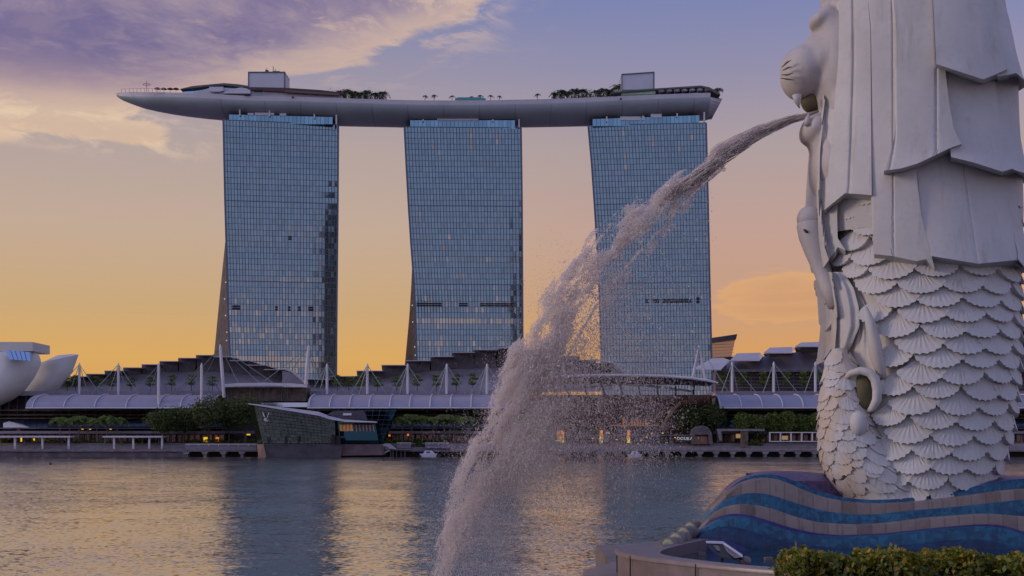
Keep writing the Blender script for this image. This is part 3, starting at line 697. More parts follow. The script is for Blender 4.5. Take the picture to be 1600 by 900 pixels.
# pergolas
def pergola(px0, px1, posts, label, back):
    t = thing('pergola', label, 'pergola', P((px0 + px1) / 2, 695, 411), 'white pergolas on the far promenade')
    m = MB(); m.pbox(px0, px1, 681.2, 683.6, 410, 4.2); m.build('roof_slab', M['white_steel'], t)
    m = MB(); m.pbox(px0 + 4, px1 + 7, 681.0, 682, 414.4, 3.2); m.build('rear_roof_slab', M['white_steel'], t)
    for px in posts: m = MB(); m.pbox(px - 1.5, px + 1.5, 683.6, 701.5, 410.6, .6); m.build('post', M['white_steel'], t)
    for px in back: m = MB(); m.pbox(px - 1.0, px + 1.0, 683, 694, 416, .5); m.build('post', M['concrete'], t)
pergola(-20, 110, [23, 66, 107], 'white flat-roofed pergola at the left edge, under the museum petals', [38, 97])
pergola(160, 254, [178, 208, 233, 253], 'second white flat-roofed pergola, left of the round trees', [164, 189, 222])
# ---------------------------------------------------------------- shopping podium wings
def mast(px, pyt, pyb, D, label, cab, group, lean=0, r=.42, Dt=None):
    b = P(px, pyb, D); tp = P(px + lean, pyt, Dt or D); t = thing('canopy_mast', label, 'mast', b, group)
    m = MB(); m.tube([b, b.lerp(tp, .5), b.lerp(tp, .93), tp], [r, r * 1.05, r * .9, r * .3], 8); m.build('pole', M['white_steel'], t)
    a = b.lerp(tp, .95)
    for (cx, cy, cD) in cab: m = MB(); m.tube([a, P(cx, cy, cD)], .11, 4); m.build('cable', M['cable'], t)
    return t
def a_mast(px, pyt, pyb, half, D, label):
    t = thing('canopy_mast', label, 'mast', P(px, pyb, D)); tp = P(px, pyt, D)
    for s_ in (-1, 1): m = MB(); m.tube([P(px + s_ * half, pyb, D), tp], [.5, .3], 8); m.build('leg', M['white_steel'], t)
    m = MB(); m.tube([P(px - half * .35, pyt + (pyb - pyt) * .35, D), P(px + half * .35, pyt + (pyb - pyt) * .35, D)], .18, 5); m.build('crossbar', M['white_steel'], t)
    for cx, cy in ((px - 48, pyb + 6), (px + 46, pyb + 8), (px - 30, pyb - 2)): m = MB(); m.tube([tp, P(cx, cy, D - 6)], .1, 4); m.build('cable', M['cable'], t)
def barrel(t, px0, px1, ribs, pyt=617, pyb=637.5, Df=417, Db=431):
    zf, zb = PZ(pyb, Df), PZ(pyt, Db); x0, x1 = PX(px0, Df), PX(px1, Df)
    prof = [(Df + (Db - Df) * math.sin(a) ** .0001 * (1 - math.cos(a)), zf + (zb - zf) * math.sin(a)) for a in np.linspace(0, math.pi / 2, 9)]
    m = MB(); m.grid([[Vector((x0, y, z)), Vector((x1, y, z)), ] for y, z in prof]); m.grid([[Vector((x0, y + .3, z - .3)), Vector((x1, y + .3, z - .3)), ] for y, z in prof]); m.build('canopy_sheet', M['canopy'], t, smooth=True)
    m = MB(); m.tube([(x0, Df - .1, zf), (x1, Df - .1, zf)], .22, 6); m.build('eaves_pipe', M['white_steel'], t)
    for px in ribs: x = PX(px, (Df)); m = MB(); m.tube([(x, y - .15, z + .15) for y, z in prof], .2, 5); m.build('canopy_rib', M['white_steel'], t)
def podium_body(t, px0, px1, D=440, py_t=617, lit=()):
    m = MB(); m.pbox(px0, px1, py_t - 6, py_t + 1, D - 8, 30); m.build('terrace_parapet', M['mauve_wall'], t)
    m = MB(); m.pbox(px0, px1, py_t + 1, 702, D, 26); m.build('rear_wall', M['podium'], t)
    for py, h, dd in ((640, 2.2, 7), (647.5, 1.6, 7), (653, 1.4, 9)): m = MB(); m.pbox(px0, px1, py, py + h, D - dd, dd); m.build('gallery_floor', M['podium_brown'], t)
    m = MB(); px = px0
    while px < px1 - 2:
        m.prism([P(px + .3, 668.5, D - 14), P(min(px1, px + 8.7), 668.5, D - 14), P(min(px1, px + 8.7), 656, D - 10), P(px + .3, 656, D - 10)], (0, .3, 0)); px += 9
    m.build('skylight_glazing', M['shop_glass'], t)
    m = MB(); m.pbox(px0, px1, 668.5, 670, D - 15, 14); m.build('glazing_sill', M['podium'], t)
    m = MB(); m.pbox(px0, px1, 673.5, 677.5, D - 19, 16); m.build('shopfront_canopy', M['mauve_wall'], t)
    for px in np.arange(px0 + 6, px1, 13.5): m = MB(); m.pbox(px - .9, px + .9, 618, 656, D - 4, 1); m.build('column', M['podium'], t)
    m = MB(); m.pbox(px0, px1, 677.5, 702, D - 12, 3); m.build('shopfront_wall', M['podium'], t)
    for px in np.arange(px0 + 5, px1, 9.5): m = MB(); m.pbox(px, px + 6, 679, 690, D - 12.3, .3); m.build('shop_window', M['brown_glass'], t)
    for px in np.arange(px0 + 3, px1, 19): m = MB(); m.pbox(px, px + 1.5, 677.5, 692, D - 17, .7); m.build('column', M['concrete'], t)
    for (a, b, c, d_, k) in lit: m = MB(); m.pbox(a, b, c, d_, D - 17.2, .3); m.build('lit_sign', M[k], t)
def step_roof(t, steps, back_y, arc, D=470, drop=15, white=.9, wall_bottom=612, run=11):
    """steps: (px0,px1,pytop). Dark soffit panel under a thin pale roof edge; mauve curved wall below the arc"""
    m = MB(); pts = [P(x, y, D + 2) for x, y in arc]; base = [P(arc[-1][0], wall_bottom, D - 12), P(arc[0][0], wall_bottom, D - 12)]
    rows = [[P(x, y, D + 2) for x, y in arc], [P(x, (y + wall_bottom) / 2 + 1, D - 3) for x, y in arc], [P(x, wall_bottom, D - 8) for x, y in arc]]
    m.grid(rows); m.build('curved_wall', M['mauve_wall'], t)
    for i, (x0, x1, yt) in enumerate(steps):
        m = MB(); ya = max(ipp(x0, arc), ipp(x1, arc)) + 1.5
        m.prism([P(x0 + 2, ya, D + 1), P(x1 - 1, ya, D + 1), P(x1, yt, D + 1), P(x0, yt, D + 1)], (0, 24, 0)); o = m.build('clerestory', M['roof_dark'], t)
        m = MB(); m.box(PX(x0, D - 4), PX(x1, D - 4), D - 4, D + 26, PZ(yt + white, D - 4), PZ(yt, D - 4)); m.build('roof_step', M['roof_white'], t)
        xm = (x0 + x1) / 2; 
        for s_ in (-1, 1): m = MB(); m.tube([P(xm, yt + 17, D - 1.5), P(xm + s_ * 8, yt + 1.5, D - 2.5)], .13, 4); m.build('v_strut', M['mullion'], t)
# left wing
t = thing('shopping_mall_wing', 'left mall wing with stepped roof between the petal museum and the left tower', 'mall', P(230, 690, 455))
podium_body(t, -60, 352, lit=[(318, 324, 683, 691, 'lamp_yellow'), (337, 342, 683, 690, 'lamp_orange'), (32, 34, 684, 690, 'lamp_yellow'), (52, 54, 685, 689, 'lamp_yellow'), (139, 142, 670, 671.4, 'lamp_warm'), (127, 130, 670, 671.4, 'lamp_warm'), (171, 174, 670, 671.4, 'lamp_warm'), (384, 391, 678, 680, 'lamp_yellow')])
step_roof(t, [(60, 80, 601), (80, 111, 594), (110, 137, 588), (134, 163, 584), (163, 192, 579), (192, 221, 574), (221, 249, 569), (249, 278, 564), (278, 306, 559), (306, 335, 554.5), (333, 360, 557), (359, 389, 563), (386, 414, 570), (412, 441, 577)], 0,
          [(60, 606), (100, 600), (134, 594), (190, 585), (250, 579), (300, 577.5), (341, 578), (400, 584), (441, 592)])
m = MB(); rows = []
for a in np.linspace(0, 1, 9): x = 441 + 37 * a; y = 577 + 23 * a ** 1.8; rows.append([P(x, y, 466), P(x, y, 496)])
m.grid(rows); m.grid([[r[0] + Vector((0, .02, -.5)), P(441 + (x) * 37 / 8 * .98, 600, 466)] for x, r in enumerate(rows)]); m.build('roof_end', M['mauve_wall'], t)
m = MB(); m.tube([r[0] + Vector((0, -.3, .1)) for r in rows], .35, 6); m.build('roof_edge', M['roof_white'], t)
barrel(t, 40, 334, [51, 100, 148, 197, 248, 282, 315])
# entrance hall between left and middle wings
t = thing('entrance_hall', 'dark entrance hall under a long white eaves line behind the glass pavilion', 'building', P(415, 690, 445))
m = MB(); rows = [[P(x, y, 424), P(x, y - .5, 438)] for x, y in ((349, 601), (370, 599.4), (415, 598.5), (455, 599.5), (480, 601.5))]; m.grid(rows)
m.grid([[P(x, y, 424), P(x, y + 4, 424)] for x, y in ((349, 601), (370, 599.4), (415, 598.5), (455, 599.5), (480, 601.5))]); m.build('white_eaves', M['white_steel'], t)
m = MB(); m.pbox(350, 478, 605, 627, 428, 10); m.build('upper_wall', M['podium_brown'], t)
for k in range(13): m = MB(); m.pbox(352 + k * 9.7, 353 + k * 9.7, 605, 627, 427.6, .4); m.build('column', M['podium'], t)
m = MB(); m.pbox(350, 484, 627, 702, 434, 10); m.build('lower_wall', M['end_wall'], t)
m = MB(); m.pbox(405, 482, 629, 636, 431, 3); m.build('blue_glazing', M['shop_glass'], t)
m = MB(); m.pbox(345, 486, 673.5, 677, 422, 10); m.build('shopfront_canopy', M['mauve_wall'], t)
# middle wing
t = thing('shopping_mall_wing', 'middle mall wing whose stepped roof climbs in front of the middle tower', 'mall', P(650, 690, 455))
podium_body(t, 484, 806, lit=[(607, 610, 679, 682, 'lamp_orange'), (636, 639, 678, 681, 'lamp_orange')])
step_roof(t, [(480, 516, 592), (515, 559, 587.5), (557, 598, 579), (596, 635, 570), (634, 672, 563), (672, 708, 556.5), (706, 742, 550), (739, 779, 546), (773, 818, 543.5), (816, 850, 547), (848, 878, 551), (876, 905, 556), (903, 932, 562), (930, 957, 567)], 0,
          [(480, 600), (540, 597), (596, 589), (640, 580), (700, 574), (760, 571), (820, 571), (880, 576), (930, 582), (957, 585)])
m = MB(); m.grid([[P(955, 567, 466), P(955, 567, 490)], [P(984, 589, 466), P(984, 589, 490)]]); m.grid([[P(955, 567.2, 466), P(984, 589.2, 466)], [P(955, 590, 466), P(983, 590, 466)]]); m.build('roof_end', M['mauve_wall'], t)
m = MB(); m.tube([P(925, 562, 465), P(957, 566.5, 465), P(984, 589, 465)], .35, 6); m.build('roof_edge', M['roof_white'], t)
barrel(t, 480, 800, [483, 515, 546, 577, 609, 640, 672, 704, 736, 768])
# dark teal pavilion, behind the nearer one
t = thing('teal_glass_pavilion', 'dark teal glass crystal block behind the near glass pavilion', 'pavilion', P(600, 697, 412))
m = MB(); m.prism([P(545, 697, 412), P(596, 697, 412), P(620, 638, 408), P(520, 640, 408)], (0, 5, 0)); m.build('glass_shell', M['teal_glass'], t)
m = MB()
for k in range(8): y = 642 + k * 7; m.tube([P(520 + k * 3, y, 407.6 + k * .55), P(619.5 - k * 2.9, y, 407.6 + k * .55)], .07, 4)
for k in range(9): m.tube([P(528 + k * 11, 640, 407.8), P(548 + k * 5.6, 697, 411.8)], .07, 4)
m.build('mullion_grid', M['mullion'], t)
m = MB(); m.pprism([(512, 647), (520, 643), (566, 641), (572, 656), (530, 656)], 401, 5); m.build('side_annex', M['plinth_dark'], t)
m = MB(); m.pbox(536, 549, 645.5, 649, 400, .6); m.build('roof_unit', M['fascia'], t)
# ---------------------------------------------------------------- near glass pavilion standing in the water
t = thing('glass_pavilion', 'faceted green-grey glass pavilion with a sloping roof, standing in the bay', 'pavilion', P(500, 714.5, 388))
D = 388
m = MB(); m.prism([P(412, 694, D - 2), P(402, 694, D + 14), P(388, 631.5, D + 10), P(398, 637, D - 5)], (.3, .3, 0)); m.build('side_glass', M['pavilion_glass'], t)
TR = [(398, 635), (440, 640.5), (498, 650.5), (512, 655), (530, 658.5)]
fac = MB(); nx, ny = 20, 10
def fp(u, v):
    pxb = 412 + (524 - 412) * u; pxt = 398 + (522 - 398) * u; yt = ipp(pxt, TR) ; y = 694 + (yt - 694) * v
    return P(pxb + (pxt - pxb) * v, y, D - 2 - 3 * v)
g = .08; prr = random.Random(3)
for i in range(nx):
    for j in range(ny):
        q = [fp((i + g) / nx, (j + g) / ny), fp((i + 1 - g) / nx, (j + g) / ny), fp((i + 1 - g) / nx, (j + 1 - g) / ny), fp((i + g) / nx, (j + 1 - g) / ny)]
        q = [p + Vector((0, prr.gauss(0, .01), 0)) for p in q]; fac.add(q, [(0, 1, 2, 3)])
fac.build('front_glass', M['pavilion_glass'], t)
m = MB(); m.grid([[fp(i / nx, v) + Vector((0, .5, 0)) for i in range(nx + 1)] for v in (0, 1)]); m.build('inner_screen', M['pavilion_inner'] if 'pavilion_inner' in M else M['podium_brown'], t)
m = MB()
for i in range(nx + 1): m.tube([fp(i / nx, 0) + Vector((0, -.05, 0)), fp(i / nx, 1) + Vector((0, -.05, 0))], .07, 4)
for j in range(1, ny): m.tube([fp(0, j / ny) + Vector((0, -.05, 0)), fp(1, j / ny) + Vector((0, -.05, 0))], .045, 4)
m.build('mullion_grid', M['pav_frame'] if 'pav_frame' in M else M['concrete'], t)
m = MB(); rp = [(387, 630), (440, 636.2), (498.5, 643.5), (515, 650), (538, 655.5), (589, 658.7)]; lo = [(388, 631.5), (440, 640), (498, 649.5), (515, 655), (538, 659), (589, 660.2)]
m.grid([[P(x, y, D + 12) if x > 500 else P(x, y, D + 12) for x, y in rp], [P(x, y, D - 6) for x, y in lo]]); m.grid([[P(x, y, D - 6) for x, y in lo], [P(x, y + .9, D - 5.6) for x, y in lo]])
m.build('sloping_roof', M['roof_white'], t)
m = MB(); m.prism([P(524, 694, D + 1), P(592, 694, D + 1), P(586, 660.5, D - 1), P(524, 658.5, D - 1)], (0, 12, 0)); m.build('rear_block', M['teal_glass'], t)
for k in range(10):
    x = 531 + k * 5.4; m = MB(); m.prism([P(x, 673.5, D - 1.2), P(x + 4.2, 673.5, D - 1.2), P(x + 3.9, 663.5, D - 1.6), P(x - .3, 663.5, D - 1.6)], (0, .4, 0)); w_ = m.build('window', M['lamp_dim'] if k < 4 else M['brown_glass'], t)
    m = MB(); m.prism([P(x + 3.6, 673.8, D - 1.5), P(x + 5.4, 673.8, D - 1.5), P(x + 4.4, 663.3, D - 1.9), P(x + 3.0, 663.3, D - 1.9)], (0, .4, 0)); m.build('slanted_fin', M['white_steel'], w_)
for a, b, c in ((517.5, 524, 681), (525.5, 532, 681), (445, 448.5, 682), (465, 468, 684), (418, 421, 685)): m = MB(); m.pbox(a, b, c, 693.8, D - 3.4, .3); m.build('doorway', M['louvre'], t)
m = MB(); m.prism([P(415.5, 714.6, D - 2), P(532, 714.6, D - 2), P(536, 694.3, D - 2.5), P(411.5, 694.3, D - 2.5)], (0, 15, 0)); m.build('plinth', M['plinth_dark'], t)
m = MB(); m.prism([P(403.5, 714.8, D), P(416, 714.8, D - 2.2), P(412, 694.3, D - 2.7), P(401.5, 694.3, D)], (0, 10, 0)); m.build('plinth_corner', M['plinth_tan'], t)
m = MB(); m.prism([P(532, 712, D - 1), P(597, 711, D - 1), P(594, 694.3, D - 1), P(532, 694.3, D - 1)], (0, 12, 0)); m.build('plinth_wing', M['plinth_wing'], t)
# overlapping two-letter emblem on the glass (slanted V over L)
m = MB(); Dl = D - 5.2
def bar(x0, y0, x1, y1, w): m.prism([P(x0 - w, y0, Dl), P(x0 + w, y0, Dl), P(x1 + w, y1, Dl), P(x1 - w, y1, Dl)], (0, .2, 0))
bar(410.3, 644, 415.2, 656.5, .75); bar(420.6, 644, 415.8, 656.5, .4); bar(413.9, 651, 412.2, 658, .55); m.prism([P(411.6, 658, Dl), P(418.6, 658, Dl), P(419.6, 655.2, Dl), P(418.4, 656.9, Dl), P(412, 656.9, Dl)], (0, .2, 0))
bar(411.4, 644.2, 409.2, 644.8, .6); m.build('emblem', M['sign_steel'], t)
# gangway
t = thing('gangway', 'white stairs and gangway at the right end of the glass pavilion', 'gangway', P(604, 711, 396))
m = MB(); m.prism([P(595, 709, 396), P(599, 709.5, 396), P(612, 702.6, 396), P(612, 700.8, 396)], (0, 3, 0)); m.build('stair_flight', M['white_steel'], t)
m = MB(); m.prism([P(595, 694, 396), P(607, 693, 396), P(618, 701.5, 396), P(612, 703, 396), P(604, 697.5, 396), P(595, 697.5, 396)], (0, 3, 0)); m.build('sloping_deck', M['white_steel'], t)
for px in (610, 613.5, 619, 626, 632): m = MB(); m.pbox(px, px + 1.1, 703, 713.5, 397, .5); m.build('pile', M['concrete'], t)
m = MB(); m.pbox(608, 640, 701.5, 703.4, 396, 4); m.build('landing', M['concrete'], t)
def boat(px0, px1, pyt, pyb, label):
    D = 2100 * 3 / (pyb - 698) ; D = min(D, 398); c = (px0 + px1) / 2; t = thing('moored_boat', label, 'boat', P(c, pyb, D))
    m = MB(); sp = [(px0, pyt + 5.4), (px1, pyt + 5.0), (px1 - 3, pyb + .4), (px0 + 5, pyb + .4)]; m.pprism(sp, D, 3); m.build('hull', M['boat_white'], t)
    m = MB(); m.prism([P(px0 + 6, pyt + 5.4, D + .5), P(px1 - 4, pyt + 5.2, D + .5), P(px1 - 9, pyt + .5, D + .8), P(px0 + 9, pyt + .5, D + .8)], (0, 2, 0)); m.build('cabin', M['boat_white'], t)
    m = MB(); m.pbox(px0 + 11, px1 - 11, pyt + 2, pyt + 4, D + .42, .2); m.build('cabin_window', M['louvre'], t)
boat(655, 683, 703.5, 714, 'small white boat moored left of the falling water')
boat(980, 1004, 704.5, 714.5, 'small white boat moored right of the falling water')
for px, py, lab in ((79, 726, 'small dark buoy floating off the left pergola'), (875, 713.6, 'small dark buoy floating below the yellow sign')):
    q = P(px, py, 3 * FPX / (py - 698)); m = MB(); m.ell(q + Vector((0, 0, .1)), (.28, .28, .25), 10, 6); m.tube([q, q + Vector((0, 0, .6))], .06, 5); tag(m.build('mooring_buoy', M['dark_paint'], smooth=40), lab, 'buoy')
# ---------------------------------------------------------------- event plaza canopy and hall
t = thing('event_plaza_hall', 'brown glazed plaza hall under a long arched white pipe canopy, veiled by spray', 'building', P(960, 690, 430))
ar = [(800, 601), (815, 596.5), (835, 592), (870, 588.6), (910, 587), (950, 586.3), (1000, 586.5), (1040, 588), (1080, 591), (1105, 594.5), (1122, 598.5)]
m = MB(); m.tube([P(x, y, 408) for x, y in ar], [.45] * (len(ar) - 1) + [.3], 8); m.build('canopy_edge_pipe', M['white_steel'], t)
a2 = [(820, 612), (880, 610), (930, 603.5), (965, 600.5), (1005, 602), (1050, 607), (1085, 612)]
m = MB(); m.tube([P(x, y, 424) for x, y in a2], .35, 7); m.build('inner_pipe', M['white_steel'], t)
m = MB(); m.grid([[P(x, ipp(x, ar) + 1, 409) for x in range(815, 1121, 15)], [P(x * .97 + 27, ipp(x, ar) * .35 + 395, 425) for x in range(815, 1121, 15)]])
m.build('canopy_membrane', M['canopy_clear'], t)
for k, px in enumerate(range(866, 1105, 31)): m = MB(); m.tube([P(px, ipp(px, ar), 408.4), P(px + 17 - k * 2.2, 603, 414), P(px + 24 - k * 3.4, 617, 420)], .3, 6); m.build('canopy_strut', M['mullion'], t)
m = MB(); m.prism([P(812, 703, 428), P(1120, 703, 428), P(1112, 617, 424), P(812, 617, 424)], (0, 20, 0)); m.build('glazed_wall', M['podium_brown'], t)
m = MB(); prr = random.Random(8)
for i in range(60):
    for j in range(8):
        x = 815 + i * 4.9; y = 618 + j * 7; m.add([P(x, y + 6.3, 424 + .05), P(x + 4.4, y + 6.3, 424), P(x + 4.4, y, 423.9), P(x, y, 423.9 + prr.uniform(-.03, .03))], [(0, 1, 2, 3)])
m.build('glazing', M['brown_glass'], t)
m = MB(); m.tube([P(1035, 668, 422), P(1045, 650, 420.5), (P(1052, 640, 420)), P(1062, 631, 419)], [.6, .7, .7, .5], 6); m.build('escalator_tube', M['escalator'], t)
for k in range(9): m = MB(); m.pbox(973 + k * 4.4, 975.4 + k * 4.4, 652 + (k * 7 % 5) * 2, 664, 423.2, .3); m.build('lit_pane', M['lamp_dim'], t)
m = MB(); m.pbox(955, 1028, 664, 665.4, 423, .4); m.build('light_strip', M['lamp_dim'], t)
m = MB(); m.pbox(875, 1085, 679.3, 680.6, 414, 6); m.build('arcade_fascia', M['mauve_wall'], t)
for k in range(15): m = MB(); m.pbox(880 + k * 14, 881 + k * 14, 680.6, 692, 414.4, .5); m.build('column', M['podium'], t)
for (x, y) in ((947, 675), (950, 676), (1009, 682), (1017, 676), (1034, 676), (1054, 683), (925, 684), (962, 686), (1000, 687)): m = MB(); m.pbox(x, x + 3, y, y + 1.6, 413.6, .3); m.build('lamp', M['lamp_warm'], t)
for (a, b, lab) in ((870.5, 881.5, 'large illuminated banner, orange over yellow, standing behind the spray'), (937, 942, 'narrow illuminated banner, orange over yellow, left of its twin'), (980, 984.5, 'narrow illuminated banner, orange over yellow, furthest right of three')):
    q = thing('lit_banner', lab, 'banner', P((a + b) / 2, 693, 411), 'orange and yellow lit banners')
    m = MB(); m.pbox(a, b, 672.5, 683, 411, .5); m.build('orange_panel', M['lamp_orange'], q)
    m = MB(); m.pbox(a, b, 683.3, 692, 411, .5); m.build('yellow_panel', M['lamp_yellow'], q)
t = thing('shop_sign', 'small glowing white capital-letter shop sign on the far waterfront', 'sign', P(1070, 688, 412.4))
m = MB(); m.pbox(1056, 1083, 683.2, 690.2, 412.6, .4); m.build('sign_board', M['dark_paint'], t)
fc = bpy.data.curves.new('lettering', 'FONT'); fc.body = 'DOUKA'; fc.size = 1.25; fc.extrude = .03; fc.align_x = 'CENTER'; fc.space_character = 1.15
tmp = bpy.data.objects.new('tmp', fc); SC.collection.objects.link(tmp); bpy.context.view_layer.update(); lm = bpy.data.meshes.new_from_object(tmp.evaluated_get(bpy.context.evaluated_depsgraph_get())); bpy.data.objects.remove(tmp); fo = bpy.data.objects.new('lettering', lm); lm.materials.clear(); lm.materials.append(M['sign_white']); SC.collection.objects.link(fo); fo.parent = t; fo.location = (0, -.05, .15); fo.rotation_euler = (R(90), 0, 0)
# kiosk and frames on the right promenade
t = thing('grey_kiosk', 'small grey arched kiosk on the promenade beside the round trees', 'kiosk', P(1096, 695, 412))
m = MB(); pts = [(1081, 694), (1081, 674), (1086, 667), (1096, 664.5), (1106, 667), (1112, 676), (1114, 694), (1108, 694), (1107, 679), (1086, 679), (1086, 694)]; m.pprism(pts, 412, 4); m.build('arched_shell', M['seawall'], t)
m = MB(); m.pbox(1086, 1107, 682, 694, 413.5, 2); m.build('inner_wall', M['brown_glass'], t); m = MB(); m.pbox(1095, 1099, 682, 690, 413.2, .2); m.build('lit_poster', M['escalator'], t)
t = thing('white_framed_shelter', 'white framed shelter with a lit picture, right of the grey kiosk', 'shelter', P(1138, 695, 413))
m = MB(); m.pprism([(1120, 670), (1195, 670), (1195, 673.5), (1127, 673.5), (1128, 688), (1124, 688)], 413, 4); m.build('frame', M['concrete'], t)
m = MB(); m.pbox(1150, 1157, 678, 684.5, 413, .3); m.build('lit_picture', M['lamp_dim2'], t)
t = thing('glass_wedge_canopy', 'pale blue sloping glass canopy above the white framed shelter', 'canopy', P(1140, 668, 418))
m = MB(); m.prism([P(1122, 668.5, 414), P(1138, 668.5, 414), P(1151, 652, 420), P(1135, 652, 420)], (0, .4, 0)); m.build('glass_roof', M['shop_glass'], t)
t = thing('gabion_box', 'square brown stone box between the shelter and the hedge', 'planter box', P(1164, 698, 411))
m = MB(); m.pbox(1159, 1169, 673, 697, 411, 3); m.build('stone_box', M['podium_brown'], t); m = MB(); m.pbox(1158.6, 1169.4, 672, 673.2, 410.8, 3.4); m.build('cap', M['concrete'], t)
t = thing('white_frame_screen', 'long white frame of square bays on the promenade beside the statue', 'screen', P(1250, 692, 412))
m = MB(); m.pbox(1202, 1330, 675, 676.4, 412, .5); m.build('top_rail', M['white_steel'], t); m = MB(); m.pbox(1202, 1330, 689, 690.4, 412, .5); m.build('bottom_rail', M['white_steel'], t)
for k in range(8): m = MB(); m.pbox(1202 + k * 16.6, 1204 + k * 16.6, 676.4, 689, 412, .5); m.build('upright', M['white_steel'], t)
m = MB(); m.pbox(1222, 1231, 681, 687, 413.5, .3); m.build('lit_poster', M['lamp_dim2'], t)
# right wing
t = thing('shopping_mall_wing', 'right mall wing with louvred terrace and white-topped roof steps beside the statue', 'mall', P(1250, 690, 455))
podium_body(t, 1118, 1680, lit=[])
m = MB(); rows = [[P(x, ipp(x, [(1141, 563), (1200, 556), (1300, 543), (1420, 532), (1680, 528)]), 476) for x in range(1135, 1680, 20)], [P(x, 577, 462) for x in range(1135, 1680, 20)]]; m.grid(rows); m.build('curved_wall', M['mauve_wall'], t)
m = MB(); m.pbox(1120, 1680, 577, 581, 458, 6); m.build('eaves_band', M['seawall'], t)
m = MB(); m.pbox(1118, 1680, 581, 613, 466, 6); m.build('louvre_backing', M['podium'], t)
for k in range(5): m = MB(); m.pbox(1120, 1680, 584 + k * 5.2, 585.6 + k * 5.2, 464, .4); m.build('louvre', M['mauve_wall'], t)
for px in range(1140, 1670, 33): m = MB(); m.pbox(px, px + 1.4, 581, 613, 463.4, .4); m.build('column', M['concrete'], t)
for (x0, x1, ya, yb) in ((1141, 1193, 551, 563), (1193, 1243, 542, 551), (1242, 1290, 534, 541), (1288, 1335, 527, 533.5), (1333, 1380, 521, 526.5), (1378, 1425, 515, 520.5), (1423, 1480, 510, 516), (1478, 1540, 508, 514), (1538, 1610, 508, 514), (1606, 1680, 510, 516)):
    m = MB(); m.add([P(x0 + 0, yb, 458), P(x1 - 6, yb, 458), P(x1, (ya + yb) / 2 - 1, 460), P(x1 - 5, ya, 485), P(x0 + 10, ya + 1, 485)], [(0, 1, 2, 3, 4)]); m.add([P(x0, yb, 458), P(x1 - 6, yb, 458), P(x1 - 6, yb + 1.2, 458), P(x0 + 1, yb + 1.2, 458)], [(0, 1, 2, 3)]); m.build('roof_step', M['roof_white'], t)
    m = MB(); ym = ipp((x0 + x1) / 2, [(1141, 566), (1200, 560), (1300, 548), (1420, 537), (1680, 533)]) + 1; m.prism([P(x0 + 12, ym, 474), P(x1 - 2, ym, 474), P(x1 - 8, yb, 474), P(x0 + 6, yb, 474)], (0, 8, 0)); m.build('clerestory', M['roof_dark'], t)
m = MB(); m.add([P(1082, 576.5, 450), P(1127, 577, 450), P(1141, 563, 462), P(1130, 559, 470), P(1112, 560, 470)], [(0, 1, 2), (0, 2, 3, 4)]); m.add([P(1082, 576.5, 450), P(1127, 577, 450), P(1127, 578.5, 450), P(1082, 578, 450)], [(0, 1, 2, 3)])
m.build('corner_awning', M['roof_white'], t)
barrel(t, 1124, 1680, [1125, 1158, 1191, 1223, 1255, 1290, 1322, 1355] + list(range(1388, 1680, 33)))
# building beyond the right tower
t = thing('slanted_office_block', 'small distant block with slanted dark roof and glass with sunrise glow painted in, right of the right tower', 'building', P(1130, 690, 900))
m = MB(); m.prism([P(1104, 560, 900), P(1143, 557, 900), P(1149, 529, 900), P(1104, 534, 900)], (0, 20, 0)); m.build('sunrise_glow_facade', M['sunrise_glow_glass'], t)
m = MB(); m.prism([P(1104, 536, 897), P(1150, 530.5, 897), P(1152, 522, 897), P(1104, 529, 897)], (0, 30, 0)); m.build('slanted_roof', M['end_wall'], t)
m = MB(); m.prism([P(1104, 690, 902), P(1146, 690, 902), P(1146, 557, 902), P(1104, 560, 902)], (0, 18, 0)); m.build('lower_wall', M['end_wall'], t)
for k in range(5): m = MB(); y = 538 + k * 4.5; m.prism([P(1104, y + 1.4, 899.4), P(1147, y - .6, 899.4), P(1147, y - 1.1, 899.4), P(1104, y + .9, 899.4)], (0, .4, 0)); m.build('floor_line', M['roof_white'], t)
# masts with their stay cables
G = 'slim white canopy masts with stay cables'
lefts = [(124, 'slim white mast beside the tip of the museum petal'), (185, 'slim white mast second from the left over the left canopy'), (248, 'slim white mast in the middle of the left canopy'), (315, 'slim white mast left of the tall leaning mast by the left tower')]
for px, lab in lefts: mast(px, 567, 637 if px > 240 else 617, 418 if px > 240 else 432, lab, [(px - 42, 616, 430), (px + 32, 616, 430), (px - 16, 616, 432), (px + 14, 617, 432)], G)
mast(350, 538, 621, 424, 'tall white mast leaning left at the foot of the left tower', [(305, 616, 430), (282, 612, 432), (372, 598, 426), (405, 598, 426), (428, 599, 428)], 'tall leaning masts', -6, .5)
mast(477.5, 539, 600, 424, 'tall white mast leaning right in front of the left tower', [(410, 598, 426), (440, 599, 426), (508, 612, 432), (494, 603, 430)], 'tall leaning masts', 5, .5)
mid = ['short white mast just right of the left tower', 'slim white mast under the gap between left and middle towers', 'slim white mast at the left foot of the middle tower', 'slim white mast below the louvres of the middle tower', 'slim white mast at the left edge of the falling spray', 'slim white mast inside the spray above the arched canopy']
for k, px in enumerate((511, 574, 637, 698, 761, 824)): mast(px, 568, 616, 432, mid[k], [(px - 26, 616, 430), (px + 30, 616, 430), (px - 13, 617, 432)], G)
rgt = ['slim white mast left-most over the right canopy', 'slim white mast in the middle of the right canopy', 'slim white mast over the right canopy, nearest the statue']
for k, px in enumerate((1144, 1209, 1274)): mast(px, 565, 613, 432, rgt[k], [(px - 17, 614, 430), (px + 38, 614, 430), (px + 9, 614, 432)], G)
a_mast(875, 540, 592, 8.5, 414, 'A-shaped white mast behind the spray left of the right tower'); a_mast(1092, 540, 604, 12, 414, 'A-shaped white mast at the right foot of the right tower')
